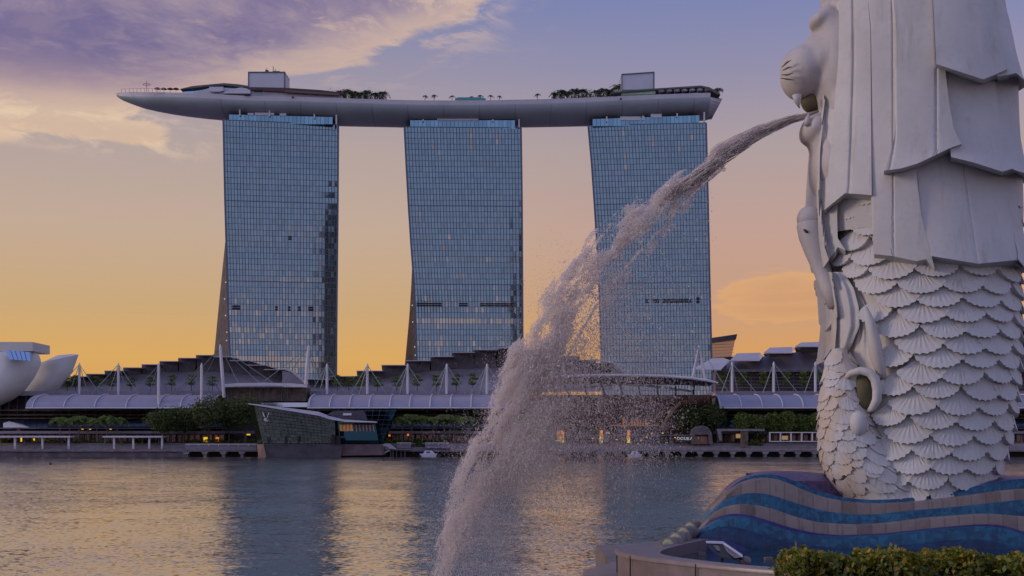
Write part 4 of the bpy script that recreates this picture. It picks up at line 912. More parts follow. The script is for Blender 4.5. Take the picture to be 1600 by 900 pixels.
# terrace trees
proto = flat_tree(235, 611, 450, 4.6, 5.0); proto['group'] = 'small trees on the mall terraces'; proto['label'] = 'small flat-topped terrace tree left of the middle mast of the left wing'
k = 0; base = proto
for px, lab in ((105, 'behind the tip of the museum petal'), (118, 'just left of the first canopy mast'), (151, 'between the first and second masts, nearer the first'), (175, 'just left of the second mast'), (205, 'just right of the second mast'), (268, 'just right of the middle mast of the left wing'), (299, 'left of the mast beside the tall leaning mast'), (332, 'between the last slim mast and the tall leaning mast')):
    dup(base, P(px, 611, 448 + (px % 3) * 2), 'small flat-topped terrace tree ' + lab, (1.0, 1, .9 + (px % 5) * .06), px)
for px, lab in ((527, 'first right of the short mast by the left tower'), (545, 'second right of the short mast by the left tower'), (561, 'left of the mast between left and middle towers'), (590, 'right of the mast between left and middle towers'), (620, 'left of the mast at the left foot of the middle tower'), (652, 'right of the mast at the left foot of the middle tower'), (682, 'left of the mast below the middle tower louvres'), (713, 'right of the mast below the middle tower louvres'), (739, 'at the left edge of the spray')):
    dup(base, P(px, 612, 448 + (px % 3) * 2), 'small flat-topped terrace tree ' + lab, (1.05, 1, 1.0 + (px % 5) * .07), px * 1.3)
for px, lab in ((1129, 'left of the first mast of the right wing'), (1161, 'right of the first mast of the right wing'), (1193, 'left of the middle mast of the right wing'), (1229, 'right of the middle mast of the right wing'), (1256, 'left of the mast nearest the statue'), (1284, 'closest to the statue on the right wing')):
    dup(base, P(px, 612, 455), 'bushy tree on the louvred terrace ' + lab, (1.15, 1, 1.35), px)
# waterfront trees and palms
for i, (px, pyt, w, lab) in enumerate(((255, 640, 50, 'round tree at the left end of the round tree row'), (288, 637, 58, 'second round tree from the left in the round tree row'), (326, 620, 70, 'tall broad round tree in the middle of the row'), (358, 626, 56, 'round tree fourth from the left in the row'), (384, 616, 54, 'tall round tree touching the left corner of the glass pavilion'))):
    round_tree(lab, px, 692, pyt, w, 412 + (i % 2) * 4, 'leaf_dark' if i != 2 else 'leaf_mid2', 'round trees left of the glass pavilion', n=80, lsz=.6, seed=i)
round_tree('dark tree peeking out left of the spray above the palms', 742, 690, 618, 34, 424, 'leaf_dark', None, n=50, lsz=.6, seed=9)
round_tree('dark round tree behind the grey kiosk on its left', 1078, 692, 636, 46, 417, 'leaf_dark', 'dark round trees behind the kiosk', n=90, lsz=.6, seed=10)
round_tree('dark round tree behind the grey kiosk on its right', 1112, 692, 630, 46, 418, 'leaf_dark', 'dark round trees behind the kiosk', n=90, lsz=.6, seed=12)
t0 = round_tree('fork-trunked street tree left-most in the row under the right canopy', 1160, 692, 642, 30, 415, 'leaf_mid', 'street trees under the right canopy', n=60, lsz=.5, seed=20)
for i, px in enumerate((1183, 1207, 1230, 1254, 1277, 1299)):
    dup(t0, P(px, 692, 415 + i % 2), f'fork-trunked street tree {ordn[i + 1]} from the left in the row under the right canopy', (1, 1, 1 + .06 * (i % 3 - 1)), i * 1.7 + 1)
p1 = palm(P(93, 690, 414), 8.8, 3.6, 24, 'leaf_mid', 31, 'palm_tree', 'waterfront palm behind the left pergola, first of its row from the left', 'palms behind the left pergola')
for i, px in enumerate((108, 123, 138, 152, 167, 182)):
    dup(p1, P(px, 690, 413 + (i % 3) * 1.5), f'waterfront palm behind the left pergola, {ordn[i + 1]} of its row from the left', 1 + .06 * ((i * 2) % 3 - 1), i * 1.3)
for i, px in enumerate((628, 644, 660, 677, 694, 711, 727)):
    o = dup(p1, P(px, 692, 414 + (i % 3) * 1.5), f'waterfront palm right of the glass pavilion, {ordn[i]} of its row from the left', 1.12 + .05 * ((i * 2) % 3 - 1), i * 1.9 + .4); o['group'] = 'palms right of the glass pavilion'
# ---------------------------------------------------------------- petal museum at the left edge
t = thing('petal_museum', 'white museum of curved upturned petals at the left edge', 'museum', P(-20, 690, 440))
def petal(name, Lp, Rp, bulge, D, thick=2.5, n=18, lean=0):
    """Lp, Rp: matched outline points from root to tip"""
    def samp(pts, u):
        d_ = [0]
        for a, b in zip(pts, pts[1:]): d_.append(d_[-1] + math.dist(a, b))
        s_ = u * d_[-1]; return (float(np.interp(s_, d_, [p[0] for p in pts])), float(np.interp(s_, d_, [p[1] for p in pts])))
    rows = []; rows2 = []
    for i in range(n + 1):
        u = i / n; a, b = samp(Lp, u), samp(Rp, u); row = []; r2 = []
        for k in range(13):
            w_ = k / 12; x = a[0] + (b[0] - a[0]) * w_; y = a[1] + (b[1] - a[1]) * w_
            dd = D + lean * u - bulge * math.sin(math.pi * w_) * (.35 + .65 * math.sin(math.pi * min(1, u * .8 + .12)))
            row.append(P(x, y, dd)); r2.append(P(x, y, dd + thick + bulge * .5 * math.sin(math.pi * w_)))
        rows.append(row); rows2.append(r2)
    m = MB(); m.grid(rows); m.grid(rows2); m.grid([[r[0] for r in rows], [r[0] for r in rows2]]); m.grid([[r[-1] for r in rows], [r[-1] for r in rows2]]); m.grid([rows[-1], rows2[-1]])
    return m.build(name, M['museum'], t, smooth=35)
petal('rear_petal', [(0, 651), (2, 640), (12, 622), (30, 602), (50, 582), (64, 566)], [(5, 650.5), (30, 646), (57, 636), (78, 622), (97, 605), (113, 582), (123, 554)], 5, 448)
m = MB(); m.add([P(66, 566, 449), P(90, 555, 466), P(114, 553, 466), P(123, 554, 448), P(100, 560.5, 446)], [(0, 4, 3, 2, 1)]); m.build('petal_top', M['fascia'], t)
petal('front_petal', [(-30, 634), (-48, 618), (-60, 590), (-62, 565), (-56, 552)], [(0, 634), (22, 624), (40, 609), (55, 589), (65, 567), (62, 556), (51, 547)], 9, 432)
petal('side_petal', [(-120, 640), (-150, 600), (-160, 560)], [(-30, 638), (-50, 600), (-62, 556)], 8, 436)
m = MB(); m.prism([P(-50, 549, 428), P(51, 548.5, 428), P(51, 534.3, 428), P(-50, 534, 428)], (0, 16, 0)); m.build('skylight_block', M['museum'], t)
o = MB(); o.prism([P(15, 561.5, 422.5), P(48, 564, 422.5), P(45.5, 550, 424), P(9, 547, 424)], (0, 1.5, 0)); o = o.build('skylight', M['shop_glass'], t)
m = MB()
for k in range(1, 5): a = k / 5; m.tube([P(15 + 33 * a, 561.5 + 2.5 * a, 422.3), P(9 + 36.5 * a, 547 + 3 * a, 423.8)], .12, 4)
m.build('glazing_bars', M['mullion'], o)
m = MB(); m.prism([P(-14, 690, 440), P(3, 690, 440), P(6, 632, 440), P(-10, 632, 440)], (0, 6, 0)); m.build('support_leg', M['dark_paint'], t)
t = thing('white_tent_canopy', 'small white pavilion canopy below the museum petal', 'canopy', P(28, 678, 425))
m = MB(); m.prism([P(5, 668, 425), P(46, 668, 425), P(36, 663, 428), P(14, 658.5, 428), (P(5, 661, 427))], (0, 4, 0)); m.build('tent_roof', M['white_steel'], t); m = MB(); m.pbox(26, 32, 668, 677, 426, 2); m.build('stem', M['escalator'], t)
# city tower on the near shore, behind the viewer: it is what the left hotel tower mirrors
t = thing('office_tower', 'dark city office tower on the near shore, mirrored in the left hotel tower', 'building', (83, -105, 1.2))
m = MB(); m.box(70, 96, -120, -90, 1.2, 235); m.box(73, 96, -118, -91, 235, 268); m.box(77, 91, -116, -92, 268, 296); m.build('tower_body', M['end_wall'], t)
prr = random.Random(4); m = MB()
for z in range(8, 262, 4):
    for k in range(6):
        if prr.random() < .14: m.box(71.5 + k * 4 + (3 if z > 230 else 0), 74.5 + k * 4 + (2 if z > 230 else 0), -90.2, -89.7, z, z + 2.4)
m.build('lit_windows', M['lamp_dim2'], t)
m = MB()
for z in range(6, 235, 8): m.box(70.2, 95.8, -90.1, -89.8, z, z + 1.6)
m.build('window_bands', M['shop_glass'], t)
# ================================================================= foreground: statue
SD = 21.0                     # the statue's axis stands 21 m away, 100 photo px = 1 m
def stone(name, col, warm=0.0):
    m = bpy.data.materials.new(name); m.use_nodes = True; nt = m.node_tree; nt.nodes.clear(); N = NT(nt)
    g = N.n('ShaderNodeNewGeometry'); pos = g.outputs['Position']
    n1 = N.noise(pos, 0.9, 5, 0.6).outputs[0]; n2 = N.noise(pos, 9, 5, 0.7).outputs[0]
    mp = N.n('ShaderNodeMapping'); N.put(mp.inputs[0], pos); mp.inputs['Scale'].default_value = (4.5, 4.5, 0.45)
    sn = N.noise(mp.outputs[0], 1.0, 6, 0.7).outputs[0]
    c = N.mix(N.smooth(n1, .35, .65), tuple(x * .88 for x in col) + (1,), tuple(col) + (1,))
    c = N.mix(N.smooth(n2, .5, .75, 0, .4), c, tuple(x * .72 for x in col) + (1,))
    c = N.mix(N.smooth(sn, .52, .76, 0, .50), c, (col[0] * .50, col[1] * .46, col[2] * .38, 1))
    # warm light on the lower left painted into the stone colour, in patches
    z = N.n('ShaderNodeSeparateXYZ', i0=pos)
    st = N.m('MULTIPLY', N.smooth(z.outputs[0], 5.9, 4.9), N.smooth(N.noise(pos, 2.2, 5, .65).outputs[0], .42, .62)); st = N.m('MULTIPLY', st, N.smooth(z.outputs[2], 5.6, 4.2))
    c = N.mix(N.m('MULTIPLY', st, .55), c, (col[0] * .95, col[1] * .72, col[2] * .46, 1))
    b = N.n('ShaderNodeBsdfPrincipled'); N.put(b.inputs['Base Color'], c); b.inputs['Roughness'].default_value = .62
    bp = N.n('ShaderNodeBump', in_Strength=.35, in_Distance=.012); N.put(bp.inputs['Height'], N.noise(pos, 14, 6, .65).outputs[0]); N.put(b.inputs['Normal'], bp.outputs[0])
    N.n('ShaderNodeOutputMaterial', i0=b.outputs[0]); return m
M['stone'] = stone('stone', (0.66, 0.635, 0.61)); M['stone_head'] = stone('stone_head', (0.60, 0.55, 0.525))
M['mouth'] = mat('mouth', (0.10, 0.085, 0.04), .7, 0, .4, 4)  # olive darkened to stand in for shade in mouth, hollow, slit and grooves
class Col:
    """vertical column with silhouette left/right per photo row, elliptical in plan"""
    def __init__(s, prof, depth, D, zpow=1.0): s.p = prof; s.d = depth; s.D = D
    def ext(s, py):
        l = float(np.interp(py, [q[0] for q in s.p], [q[1] for q in s.p])); r = float(np.interp(py, [q[0] for q in s.p], [q[2] for q in s.p]))
        xl, xr = PX(l, s.D), PX(r, s.D); return (xl + xr) / 2, (xr - xl) / 2
    def dep(s, py): return ipp(py, s.d)
    def at(s, th, py, off=0.0):          # py measured at axis distance -> z
        xc, rx = s.ext(py); rd = s.dep(py); return Vector((xc + (rx + off) * math.sin(th), s.D - (rd + off) * math.cos(th), PZ(py, s.D)))
    def hit(s, px, py, off=0.0, back=False):
        Y = s.D
        for _ in range(9):
            z = CAMZ + (HZ - py) / FPX * Y; pz = HZ - (z - CAMZ) * FPX / s.D
            xc, rx = s.ext(pz); rd = s.dep(pz); X = PX(px, Y); q = max(-1, min(1, (X - xc) / (rx + off)))
            Y = s.D - (rd + off) * math.sqrt(max(0, 1 - q * q)); 
        X = PX(px, Y); z = CAMZ + (HZ - py) / FPX * Y
        return Vector((X, 2 * s.D - Y, z)) if back else Vector((X, Y, z))
BODY = Col([(250, 1296, 1560), (330, 1298, 1575), (430, 1305, 1575), (500, 1310, 1577), (560, 1306, 1576), (620, 1304, 1571), (680, 1300, 1563), (720, 1302, 1551), (748, 1308, 1538), (775, 1322, 1524), (800, 1328, 1518)],
           [(250, 1.15), (430, 1.25), (600, 1.3), (740, 1.22), (800, 1.1)], SD)
MANE = Col([(-140, 1390, 1470), (-120, 1350, 1515), (-80, 1318, 1545), (-30, 1300, 1558), (20, 1292, 1566), (80, 1286, 1577), (140, 1284, 1584), (200, 1280, 1586), (260, 1277, 1590), (330, 1276, 1592), (400, 1290, 1590), (440, 1300, 1585)],
           [(-140, .35), (-120, .7), (-80, .95), (0, 1.1), (120, 1.22), (300, 1.3), (440, 1.3)], SD)
ST = thing('lion_fish_statue', 'tall white stone statue with a lion head and scaled fish body, spouting water', 'statue', (PX(1440, SD), SD, 2.2))
m = MB()
m.grid([[BODY.at(a, y) for a in np.linspace(0, 2 * math.pi, 49)[:-1]] for y in list(range(260, 800, 14)) + [800]], 0, True); m.build('fish_body', M['stone'], ST, smooth=True)
m = MB(); rows = [[MANE.at(a, y) for a in np.linspace(0, 2 * math.pi, 61)[:-1]] for y in list(range(-140, 380, 10))]; m.grid(rows, 0, True); m.add(rows[0], [tuple(range(60))]); m.build('head_core', M['stone'], ST, smooth=True)
# scales ---------------------------------------------------------------
def scale_fan(m, posf, w, h, lift, nr=9, thick=.05, n_a=27, n_r=5, A=1.05, jit=0.0):
    """posf(a, b, n) -> world; a across, b down, n outward. A fan with ribs and a scalloped rim"""
    rows = []
    for i in range(n_r + 1):
        r = (i / n_r) ** .8; row = []
        for k in range(n_a):
            ph = -A + 2 * A * k / (n_a - 1); rib = math.cos(ph / A * nr * math.pi); ed = 1 + (.035 * rib if i == n_r else 0)
            edge = 1 - .0 * abs(ph); a = w / 2 * r * math.sin(ph) / math.sin(A) * ed; b = h * (r * (math.cos(ph) * .62 + .38 * (1 - abs(ph / A) ** 3 * .55)) * ed)
            crown = .45 * lift * (1 - (ph / A) ** 2)
            n = .015 + lift * r ** 1.2 * (.75 + .0 * ph) + crown * r + (.055 * w ** .6 * .32 * (abs(rib) ** .7) * (1 if rib > 0 else -1) * min(1, r * 1.25) * .55)
            row.append(posf(a, b, n))
        rows.append((row))
    last = []; 
    for k in range(n_a):
        ph = -A + 2 * A * k / (n_a - 1); rib = math.cos(ph / A * nr * math.pi); a = w / 2 * .98 * math.sin(ph) / math.sin(A); b = h * 1.10 * (math.cos(ph) * .62 + .38 * (1 - abs(ph / A) ** 3 * .55))
        last.append(posf(a, b, -.04))
    # rounded lip
    lip = [posf(w / 2 * .995 * math.sin(-A + 2 * A * k / (n_a - 1)) / math.sin(A), h * .985 * (math.cos(-A + 2 * A * k / (n_a - 1)) * .62 + .38 * (1 - abs((-A + 2 * A * k / (n_a - 1)) / A) ** 3 * .55)), lift * .62) for k in range(n_a)]
    m.grid(rows + [lip, last])
def lb(py):     # left limit (photo px) of the big scales
    return ipp(py, [(300, 1318), (420, 1322), (450, 1336), (500, 1362), (560, 1378), (610, 1384), (650, 1376), (690, 1352), (730, 1335), (790, 1330)])
m = MB(); srng = random.Random(5)
row = 0; y = 296
while y < 744:
    xc, rx = BODY.ext(y); rd = BODY.dep(y); Rm = (rx + rd) / 2; nsc = 14
    dth = 2 * math.pi / nsc
    for k in range(nsc):
        th = (k + (.5 if row % 2 else 0)) * dth + .12 + srng.uniform(-.04, .04); th = (th + math.pi) % (2 * math.pi) - math.pi
        xx = BODY.at(th, y + 20); px = CXP + xx.x / xx.y * FPX
        front = abs(th) < math.pi / 2
        w = dth * Rm * 1.14 * srng.uniform(.96, 1.05)
        if front and px < lb(y + 20) + (8 if y > 440 else 0): continue
        if y > 715 and px < 1345: continue
        if front and px < lb(y + 20) + 34: w *= .8
        y_ = y + srng.uniform(-2, 2)
        dl = 2 * math.atan2(0, 1); tilt = srng.uniform(-.05, .05)
        def pf(a, b, n, th=th, y_=y_, Rm=Rm, tilt=tilt):
            a, b = a * math.cos(tilt) - b * math.sin(tilt), a * math.sin(tilt) + b * math.cos(tilt)
            t2 = th + a / Rm; return BODY.at(t2, min(799, y_ + b * 100), n)
        scale_fan(m, pf, w, .40 * (w / .6) ** .5, .13, nr=srng.choice([9, 10, 10, 11]))
    y += 22.3; row += 1
m.build('scales', M['stone'], ST, smooth=40)
# tail curling up in front: bulge with small shells
TAIL = Col([(545, 1302, 1322), (570, 1293, 1334), (600, 1289, 1344), (640, 1284, 1352), (680, 1283, 1372), (710, 1286, 1398), (740, 1296, 1420), (760, 1310, 1436), (776, 1326, 1446), (800, 1330, 1446)],
           [(545, .12), (600, .32), (680, .48), (740, .56), (800, .5)], 20.35)
m = MB(); m.grid([[TAIL.at(a, y) for a in np.linspace(0, 2 * math.pi, 33)[:-1]] for y in range(545, 801, 12)], 0, True); m.build('tail', M['stone'], ST, smooth=True)
m = MB(); row = 0; y = 548
while y < 762:
    xc, rx = TAIL.ext(y + 12); rd = TAIL.dep(y + 12); Rm = max(.15, (rx + rd) / 2); nsc = max(5, int(2 * math.pi * Rm / .235)); dth = 2 * math.pi / nsc
    for k in range(nsc):
        th = (k + .5 * (row % 2)) * dth + srng.uniform(-.1, .1)
        if math.cos(th) < -.5: continue
        ti = srng.uniform(-.3, .3); sz = srng.uniform(.85, 1.3)
        def pf(a, b, n, th=th, y_=y + srng.uniform(-5, 5), Rm=Rm, ti=ti):
            a, b = a * math.cos(ti) - b * math.sin(ti), a * math.sin(ti) + b * math.cos(ti)
            return TAIL.at(th + a / Rm, min(799, y_ + b * 100), n)
        scale_fan(m, pf, .31 * sz, .28 * sz, .045, nr=srng.choice([6, 7, 8]), n_a=21, n_r=3, A=1.25)
    y += 16; row += 1
m.build('tail_scales', M['stone'], ST, smooth=40)
# draped pieces --------------------------------------------------------
def drape(m, col, left, right, bottom, top, off=.05, flare=0.000, thick=.16, nu=26, nv=26, grooves=(), ribs=0, both=True, bulge=0.0, gd=.05, facets=None, drop=.0):
    """panel wrapped on the column: left/right/bottom outlines in photo px, bottom as (px,py) list left to right"""
    bx = [b[0] for b in bottom]; by = [b[1] for b in bottom]
    us = sorted(set([i / nu for i in range(nu + 1)] + [(b - bx[0]) / (bx[-1] - bx[0]) for b in bx]))
    for back in (both,):
        F = []; Bk = []
        for j in range(nv + 1):
            v = j / nv; rf = []; rb = []
            for u in us:
                yb = float(np.interp(bx[0] + (bx[-1] - bx[0]) * u, bx, by)); y = top + (yb - top) * v
                xl = ipp(y, left); xr = ipp(y, right)
                if v > .999: xl, xr = bx[0], bx[-1]
                px = xl + (xr - xl) * u; o = off + flare * v ** 3 + bulge * math.sin(math.pi * u)
                for g, wd in grooves: dd = abs(px - ipp(y, g)); o -= gd * max(0, 1 - dd / wd) ** 1.5 * (1 if dd < wd else 0)
                if ribs: o += .018 * math.cos(u * ribs * 2 * math.pi) * math.sin(math.pi * min(1, .1 + v))
                if facets: o += ipp(px, facets)
                rf.append(col.hit(px, y, o, back)); rb.append(col.hit(px, y, max(-.05, o - thick), back))
            if j == nv: rb = [p + Vector((0, 0, -drop)) for p in rb]
            F.append(rf); Bk.append(rb)
        m.grid(F); m.grid(Bk); m.grid([F[-1], Bk[-1]]); m.grid([[r[0] for r in F], [r[0] for r in Bk]]); m.grid([[r[-1] for r in F], [r[-1] for r in Bk]])
    return m
ga = [(0, 1312), (90, 1313), (178, 1305), (250, 1297), (300, 1294)]; gb = [(0, 1333), (100, 1334), (230, 1330), (310, 1326)]
gc = [(0, 1354), (45, 1359), (320, 1361)]; gdv = [(0, 1393), (45, 1397), (150, 1398), (213, 1399), (267, 1390)]; ge = [(0, 1459), (100, 1463)]
def lock(label, **k):
    for bk in (False, True): lock1(bk, **k)
def lock1(bk, **k):
    k['both'] = bk; k['thick'] = k.get('thick', .2) + .2; k.setdefault('drop', .10); k.setdefault('gd', .032); k['nu'] = 70 if k.get('grooves') else k.get('nu', 26); mm = MB(); drape(mm, MANE, **k); return mm.build('mane_lock', M['stone'], ST, smooth=28)
lock('a', left=[(-100, 1322), (-30, 1304), (20, 1300), (60, 1296), (120, 1290), (230, 1277), (300, 1276), (423, 1281)], right=[(-100, 1345), (250, 1316), (330, 1308), (386, 1309)], bottom=[(1283, 424), (1296, 404), (1309, 386), (1321, 391)], top=-110, off=.02, flare=0.105, thick=.22)
lock('b', left=[(-100, 1325), (0, 1311), (90, 1310), (178, 1303), (250, 1296), (327, 1288)], right=[(-100, 1366), (0, 1356), (45, 1360), (305, 1362)], bottom=[(1288, 328), (1304, 315), (1320, 302), (1340, 303), (1362, 305)], top=-115, off=.14, flare=0.090, thick=.3, grooves=((gb, 4),), nv=34)
lock('c', left=[(-100, 1366), (0, 1354), (45, 1359), (320, 1361), (397, 1366)], right=[(-100, 1405), (0, 1420), (150, 1430), (280, 1433), (340, 1440), (417, 1460)], bottom=[(1366, 397), (1394, 400), (1432, 408), (1447, 405), (1460, 418)], top=-118, off=.14, flare=0.075, thick=.22, grooves=((gc, 3), ([(0, 1394), (400, 1396)], 2)), nv=40)
lock('d', left=[(150, 1425), (280, 1434), (340, 1440), (400, 1456)], right=[(150, 1560), (290, 1572), (330, 1580), (370, 1592), (402, 1598)], bottom=[(1456, 400), (1492, 406), (1528, 412), (1560, 409), (1598, 405)], top=150, off=.06, flare=0.210, thick=.22, grooves=(([(200, 1504), (280, 1508), (412, 1527)], 3),), gd=.02)
lock('d2', left=[(150, 1550), (290, 1563), (400, 1592)], right=[(150, 1580), (280, 1584), (330, 1592), (400, 1608)], bottom=[(1590, 404), (1600, 416), (1610, 414)], top=150, off=.02, flare=0.270, thick=.2, nu=8)
lock('e', left=[(-100, 1385), (0, 1393), (45, 1397), (150, 1398), (213, 1398), (240, 1391), (267, 1381)], right=[(-100, 1458), (0, 1466), (100, 1476), (160, 1483), (200, 1490), (226, 1502)], bottom=[(1381, 267), (1408, 263), (1432, 256), (1462, 242), (1482, 232), (1502, 225)], top=-122, off=.22, flare=0.195, thick=.30, grooves=((gdv, 3), (ge, 3)), nv=40)
lock('f', left=[(60, 1470), (160, 1480), (245, 1486)], right=[(60, 1545), (121, 1554), (196, 1564), (263, 1584)], bottom=[(1486, 245), (1522, 254), (1566, 268), (1584, 263)], top=60, off=.16, flare=0.240, thick=.26, facets=[(1480, 0), (1552, .03), (1584, 0)])
lock('g', left=[(60, 1545), (121, 1554), (196, 1564), (263, 1582)], right=[(60, 1575), (150, 1583), (200, 1592), (245, 1600), (272, 1610)], bottom=[(1582, 264), (1596, 269), (1610, 272)], top=60, off=.10, flare=0.300, thick=.26, nu=8)
lock('h', left=[(-100, 1452), (0, 1458), (100, 1463)], right=[(-100, 1528), (0, 1552), (60, 1560), (108, 1573)], bottom=[(1463, 100), (1500, 112), (1536, 124), (1556, 116), (1574, 108)], top=-124, off=.32, flare=0.210, thick=.30, facets=[(1458, 0), (1534, .04), (1573, 0)])
lock('i', left=[(-100, 1526), (0, 1551), (60, 1558), (119, 1558)], right=[(-100, 1540), (-40, 1560), (0, 1567), (28, 1577), (82, 1588), (125, 1600)], bottom=[(1558, 120), (1574, 117), (1588, 114), (1602, 126)], top=-120, off=.24, flare=0.240, thick=.3, nu=10)
# front leaf-shaped fins and curl under the mane
for bk in (False, True):
    m = MB(); drape(m, BODY, both=bk, left=[(425, 1288), (450, 1293), (500, 1299), (560, 1299)], right=[(425, 1318), (450, 1334), (480, 1342), (510, 1343), (540, 1331), (560, 1318)], bottom=[(1299, 562), (1308, 564), (1318, 560)], top=425, off=.10, thick=.3, ribs=3, nu=22, bulge=.10)
    m.build('belly_fin', M['stone'], ST, smooth=60)
for bk in (False, True):
    m = MB(); drape(m, BODY, both=bk, left=[(455, 1330), (500, 1338), (540, 1326), (590, 1318)], right=[(455, 1342), (500, 1362), (540, 1372), (590, 1376)], bottom=[(1318, 592), (1345, 578), (1376, 592)], top=455, off=.03, thick=.2, ribs=4, nu=22)
    m.build('tail_fin', M['stone'], ST, smooth=60)
def T(pts, D=None): return [P(x, y, d_) for x, y, d_ in pts]
m = MB(); m.tube(T([(1322, 590, 20.05), (1330, 583, 19.95), (1344, 579, 19.88), (1358, 582, 19.84), (1367, 592, 19.82), (1371, 608, 19.82), (1370, 625, 19.84), (1363, 638, 19.9), (1356, 643, 19.98)]), [.04, .05, .06, .065, .07, .075, .07, .055, .03], 12); m.build('tail_curl', M['stone'], ST, smooth=True)
m = MB(); m.tube(T([(1352, 480, 19.95), (1360, 505, 19.9), (1366, 535, 19.85), (1370, 560, 19.85), (1377, 580, 19.85), (1383, 592, 19.9)]), [.03, .08, .10, .10, .08, .02], 10); m.build('fin_ridge', M['stone'], ST, smooth=True)
m = MB(); m.ell(P(1351, 612, 20.05), (.17, .16, .30), 20, 12); m.build('hollow_shade', M['mouth'], ST, smooth=True)  # dark solid in place of the shaded opening under the curl
m = MB(); m.ell(P(1341, 662, 19.86), (.13, .12, .19), 16, 10); m.build('tail_knuckle', M['stone'], ST, smooth=True)
m = MB(); m.tube(T([(1263, 341, 20.9), (1264, 350, 20.9), (1268, 368, 20.88), (1275, 392, 20.85), (1284, 420, 20.8), (1294, 450, 20.7), (1302, 480, 20.6)]), [.15, .195, .20, .175, .14, .12, .08], 18)
m.ell(P(1264, 342, 20.9), (.19, .19, .2), 18, 10); m.build('front_fin', M['stone_head'], ST, smooth=True)
m = MB(); m.ell(P(1259, 361, 20.705), (.05, .03, .02), 10, 6, rot=Matrix.Rotation(.7, 3, 'Y')); m.build('fin_slit_shade', M['mouth'], ST, smooth=True)  # dark sliver painted in for the shade of a slit
# head: blended ellipsoids
head = MB()
def E(px, py, D, rx, ry, rz, rot=None): head.ell(P(px, py, D), (rx, ry, rz), 28, 18, 0, rot)
E(1258, 112, SD, .37, .50, .41); E(1247, 122, SD, .27, .42, .35, Matrix.Rotation(-.25, 3, 'Y')); E(1238, 108, SD, .185, .34, .26); E(1275, 104, SD, .25, .56, .33)
E(1302, 105, SD, .38, .70, .95); E(1284, 96, SD, .27, .56, .48); E(1290, 60, SD, .22, .55, .5); E(1312, 10, SD, .22, .5, .5); E(1276, 84, SD, .26, .46, .28)
for sg in (-1, 1): E(1281, 32, SD + sg * .24, .185, .26, .13, Matrix.Rotation(-.5, 3, 'Y')); E(1292, 30, SD + sg * .22, .16, .26, .2)
E(1300, -8, SD, .10, .7, .22)
E(1316, 170, SD, .36, .8, .6)
E(1270, 203, SD, .19, .42, .25, Matrix.Rotation(.5, 3, 'Y')); E(1280, 222, SD, .16, .4, .3)
E(1288, 262, SD, .22, .6, .55); E(1290, 330, SD, .16, .5, .5)
ho = head.build('lion_face', M['stone_head'], ST, smooth=True)
md = ho.modifiers.new('remesh', 'REMESH'); md.mode = 'VOXEL'; md.voxel_size = .028; md.use_smooth_shade = True
md = ho.modifiers.new('smooth', 'SMOOTH'); md.factor = .6; md.iterations = 16
m = MB(); m.ell(P(1268, 156, SD), (.17, .17, .21), 20, 12); m.build('mouth_cavity_shade', M['mouth'], ST, smooth=True)  # dark ellipsoid gives the open mouth its shade by colour
for sg in (-1, 1):
    m = MB(); m.tube([P(1245, 148, SD + sg * .34), P(1246, 158, SD + sg * .34), P(1249, 169, SD + sg * .34)], [.075, .055, .008], 12); m.build('upper_fang', M['stone_head'], ST, smooth=True)
    m = MB(); m.tube([P(1262, 196, SD + sg * .30), P(1262, 186, SD + sg * .3), P(1264, 177, SD + sg * .3)], [.06, .045, .01], 12); m.build('lower_fang', M['stone_head'], ST, smooth=True)
for k, pts in enumerate((((1222, 105), (1229, 98), (1236, 94)), ((1223, 110), (1231, 106), (1237, 104)), ((1221, 117), (1230, 117), (1240, 114)), ((1220, 122), (1231, 124), (1242, 125)))):
    for sg in (-1, 1):
        m = MB(); m.tube([P(x, y, SD + sg * (.30 + .028 * max(0, x - 1222) ** .85 * .62)) for x, y in pts], [.006, .014, .004], 6); m.build('whisker_groove_shade', M['mouth'], ST)  # thin dark tubes draw the shade of the grooves
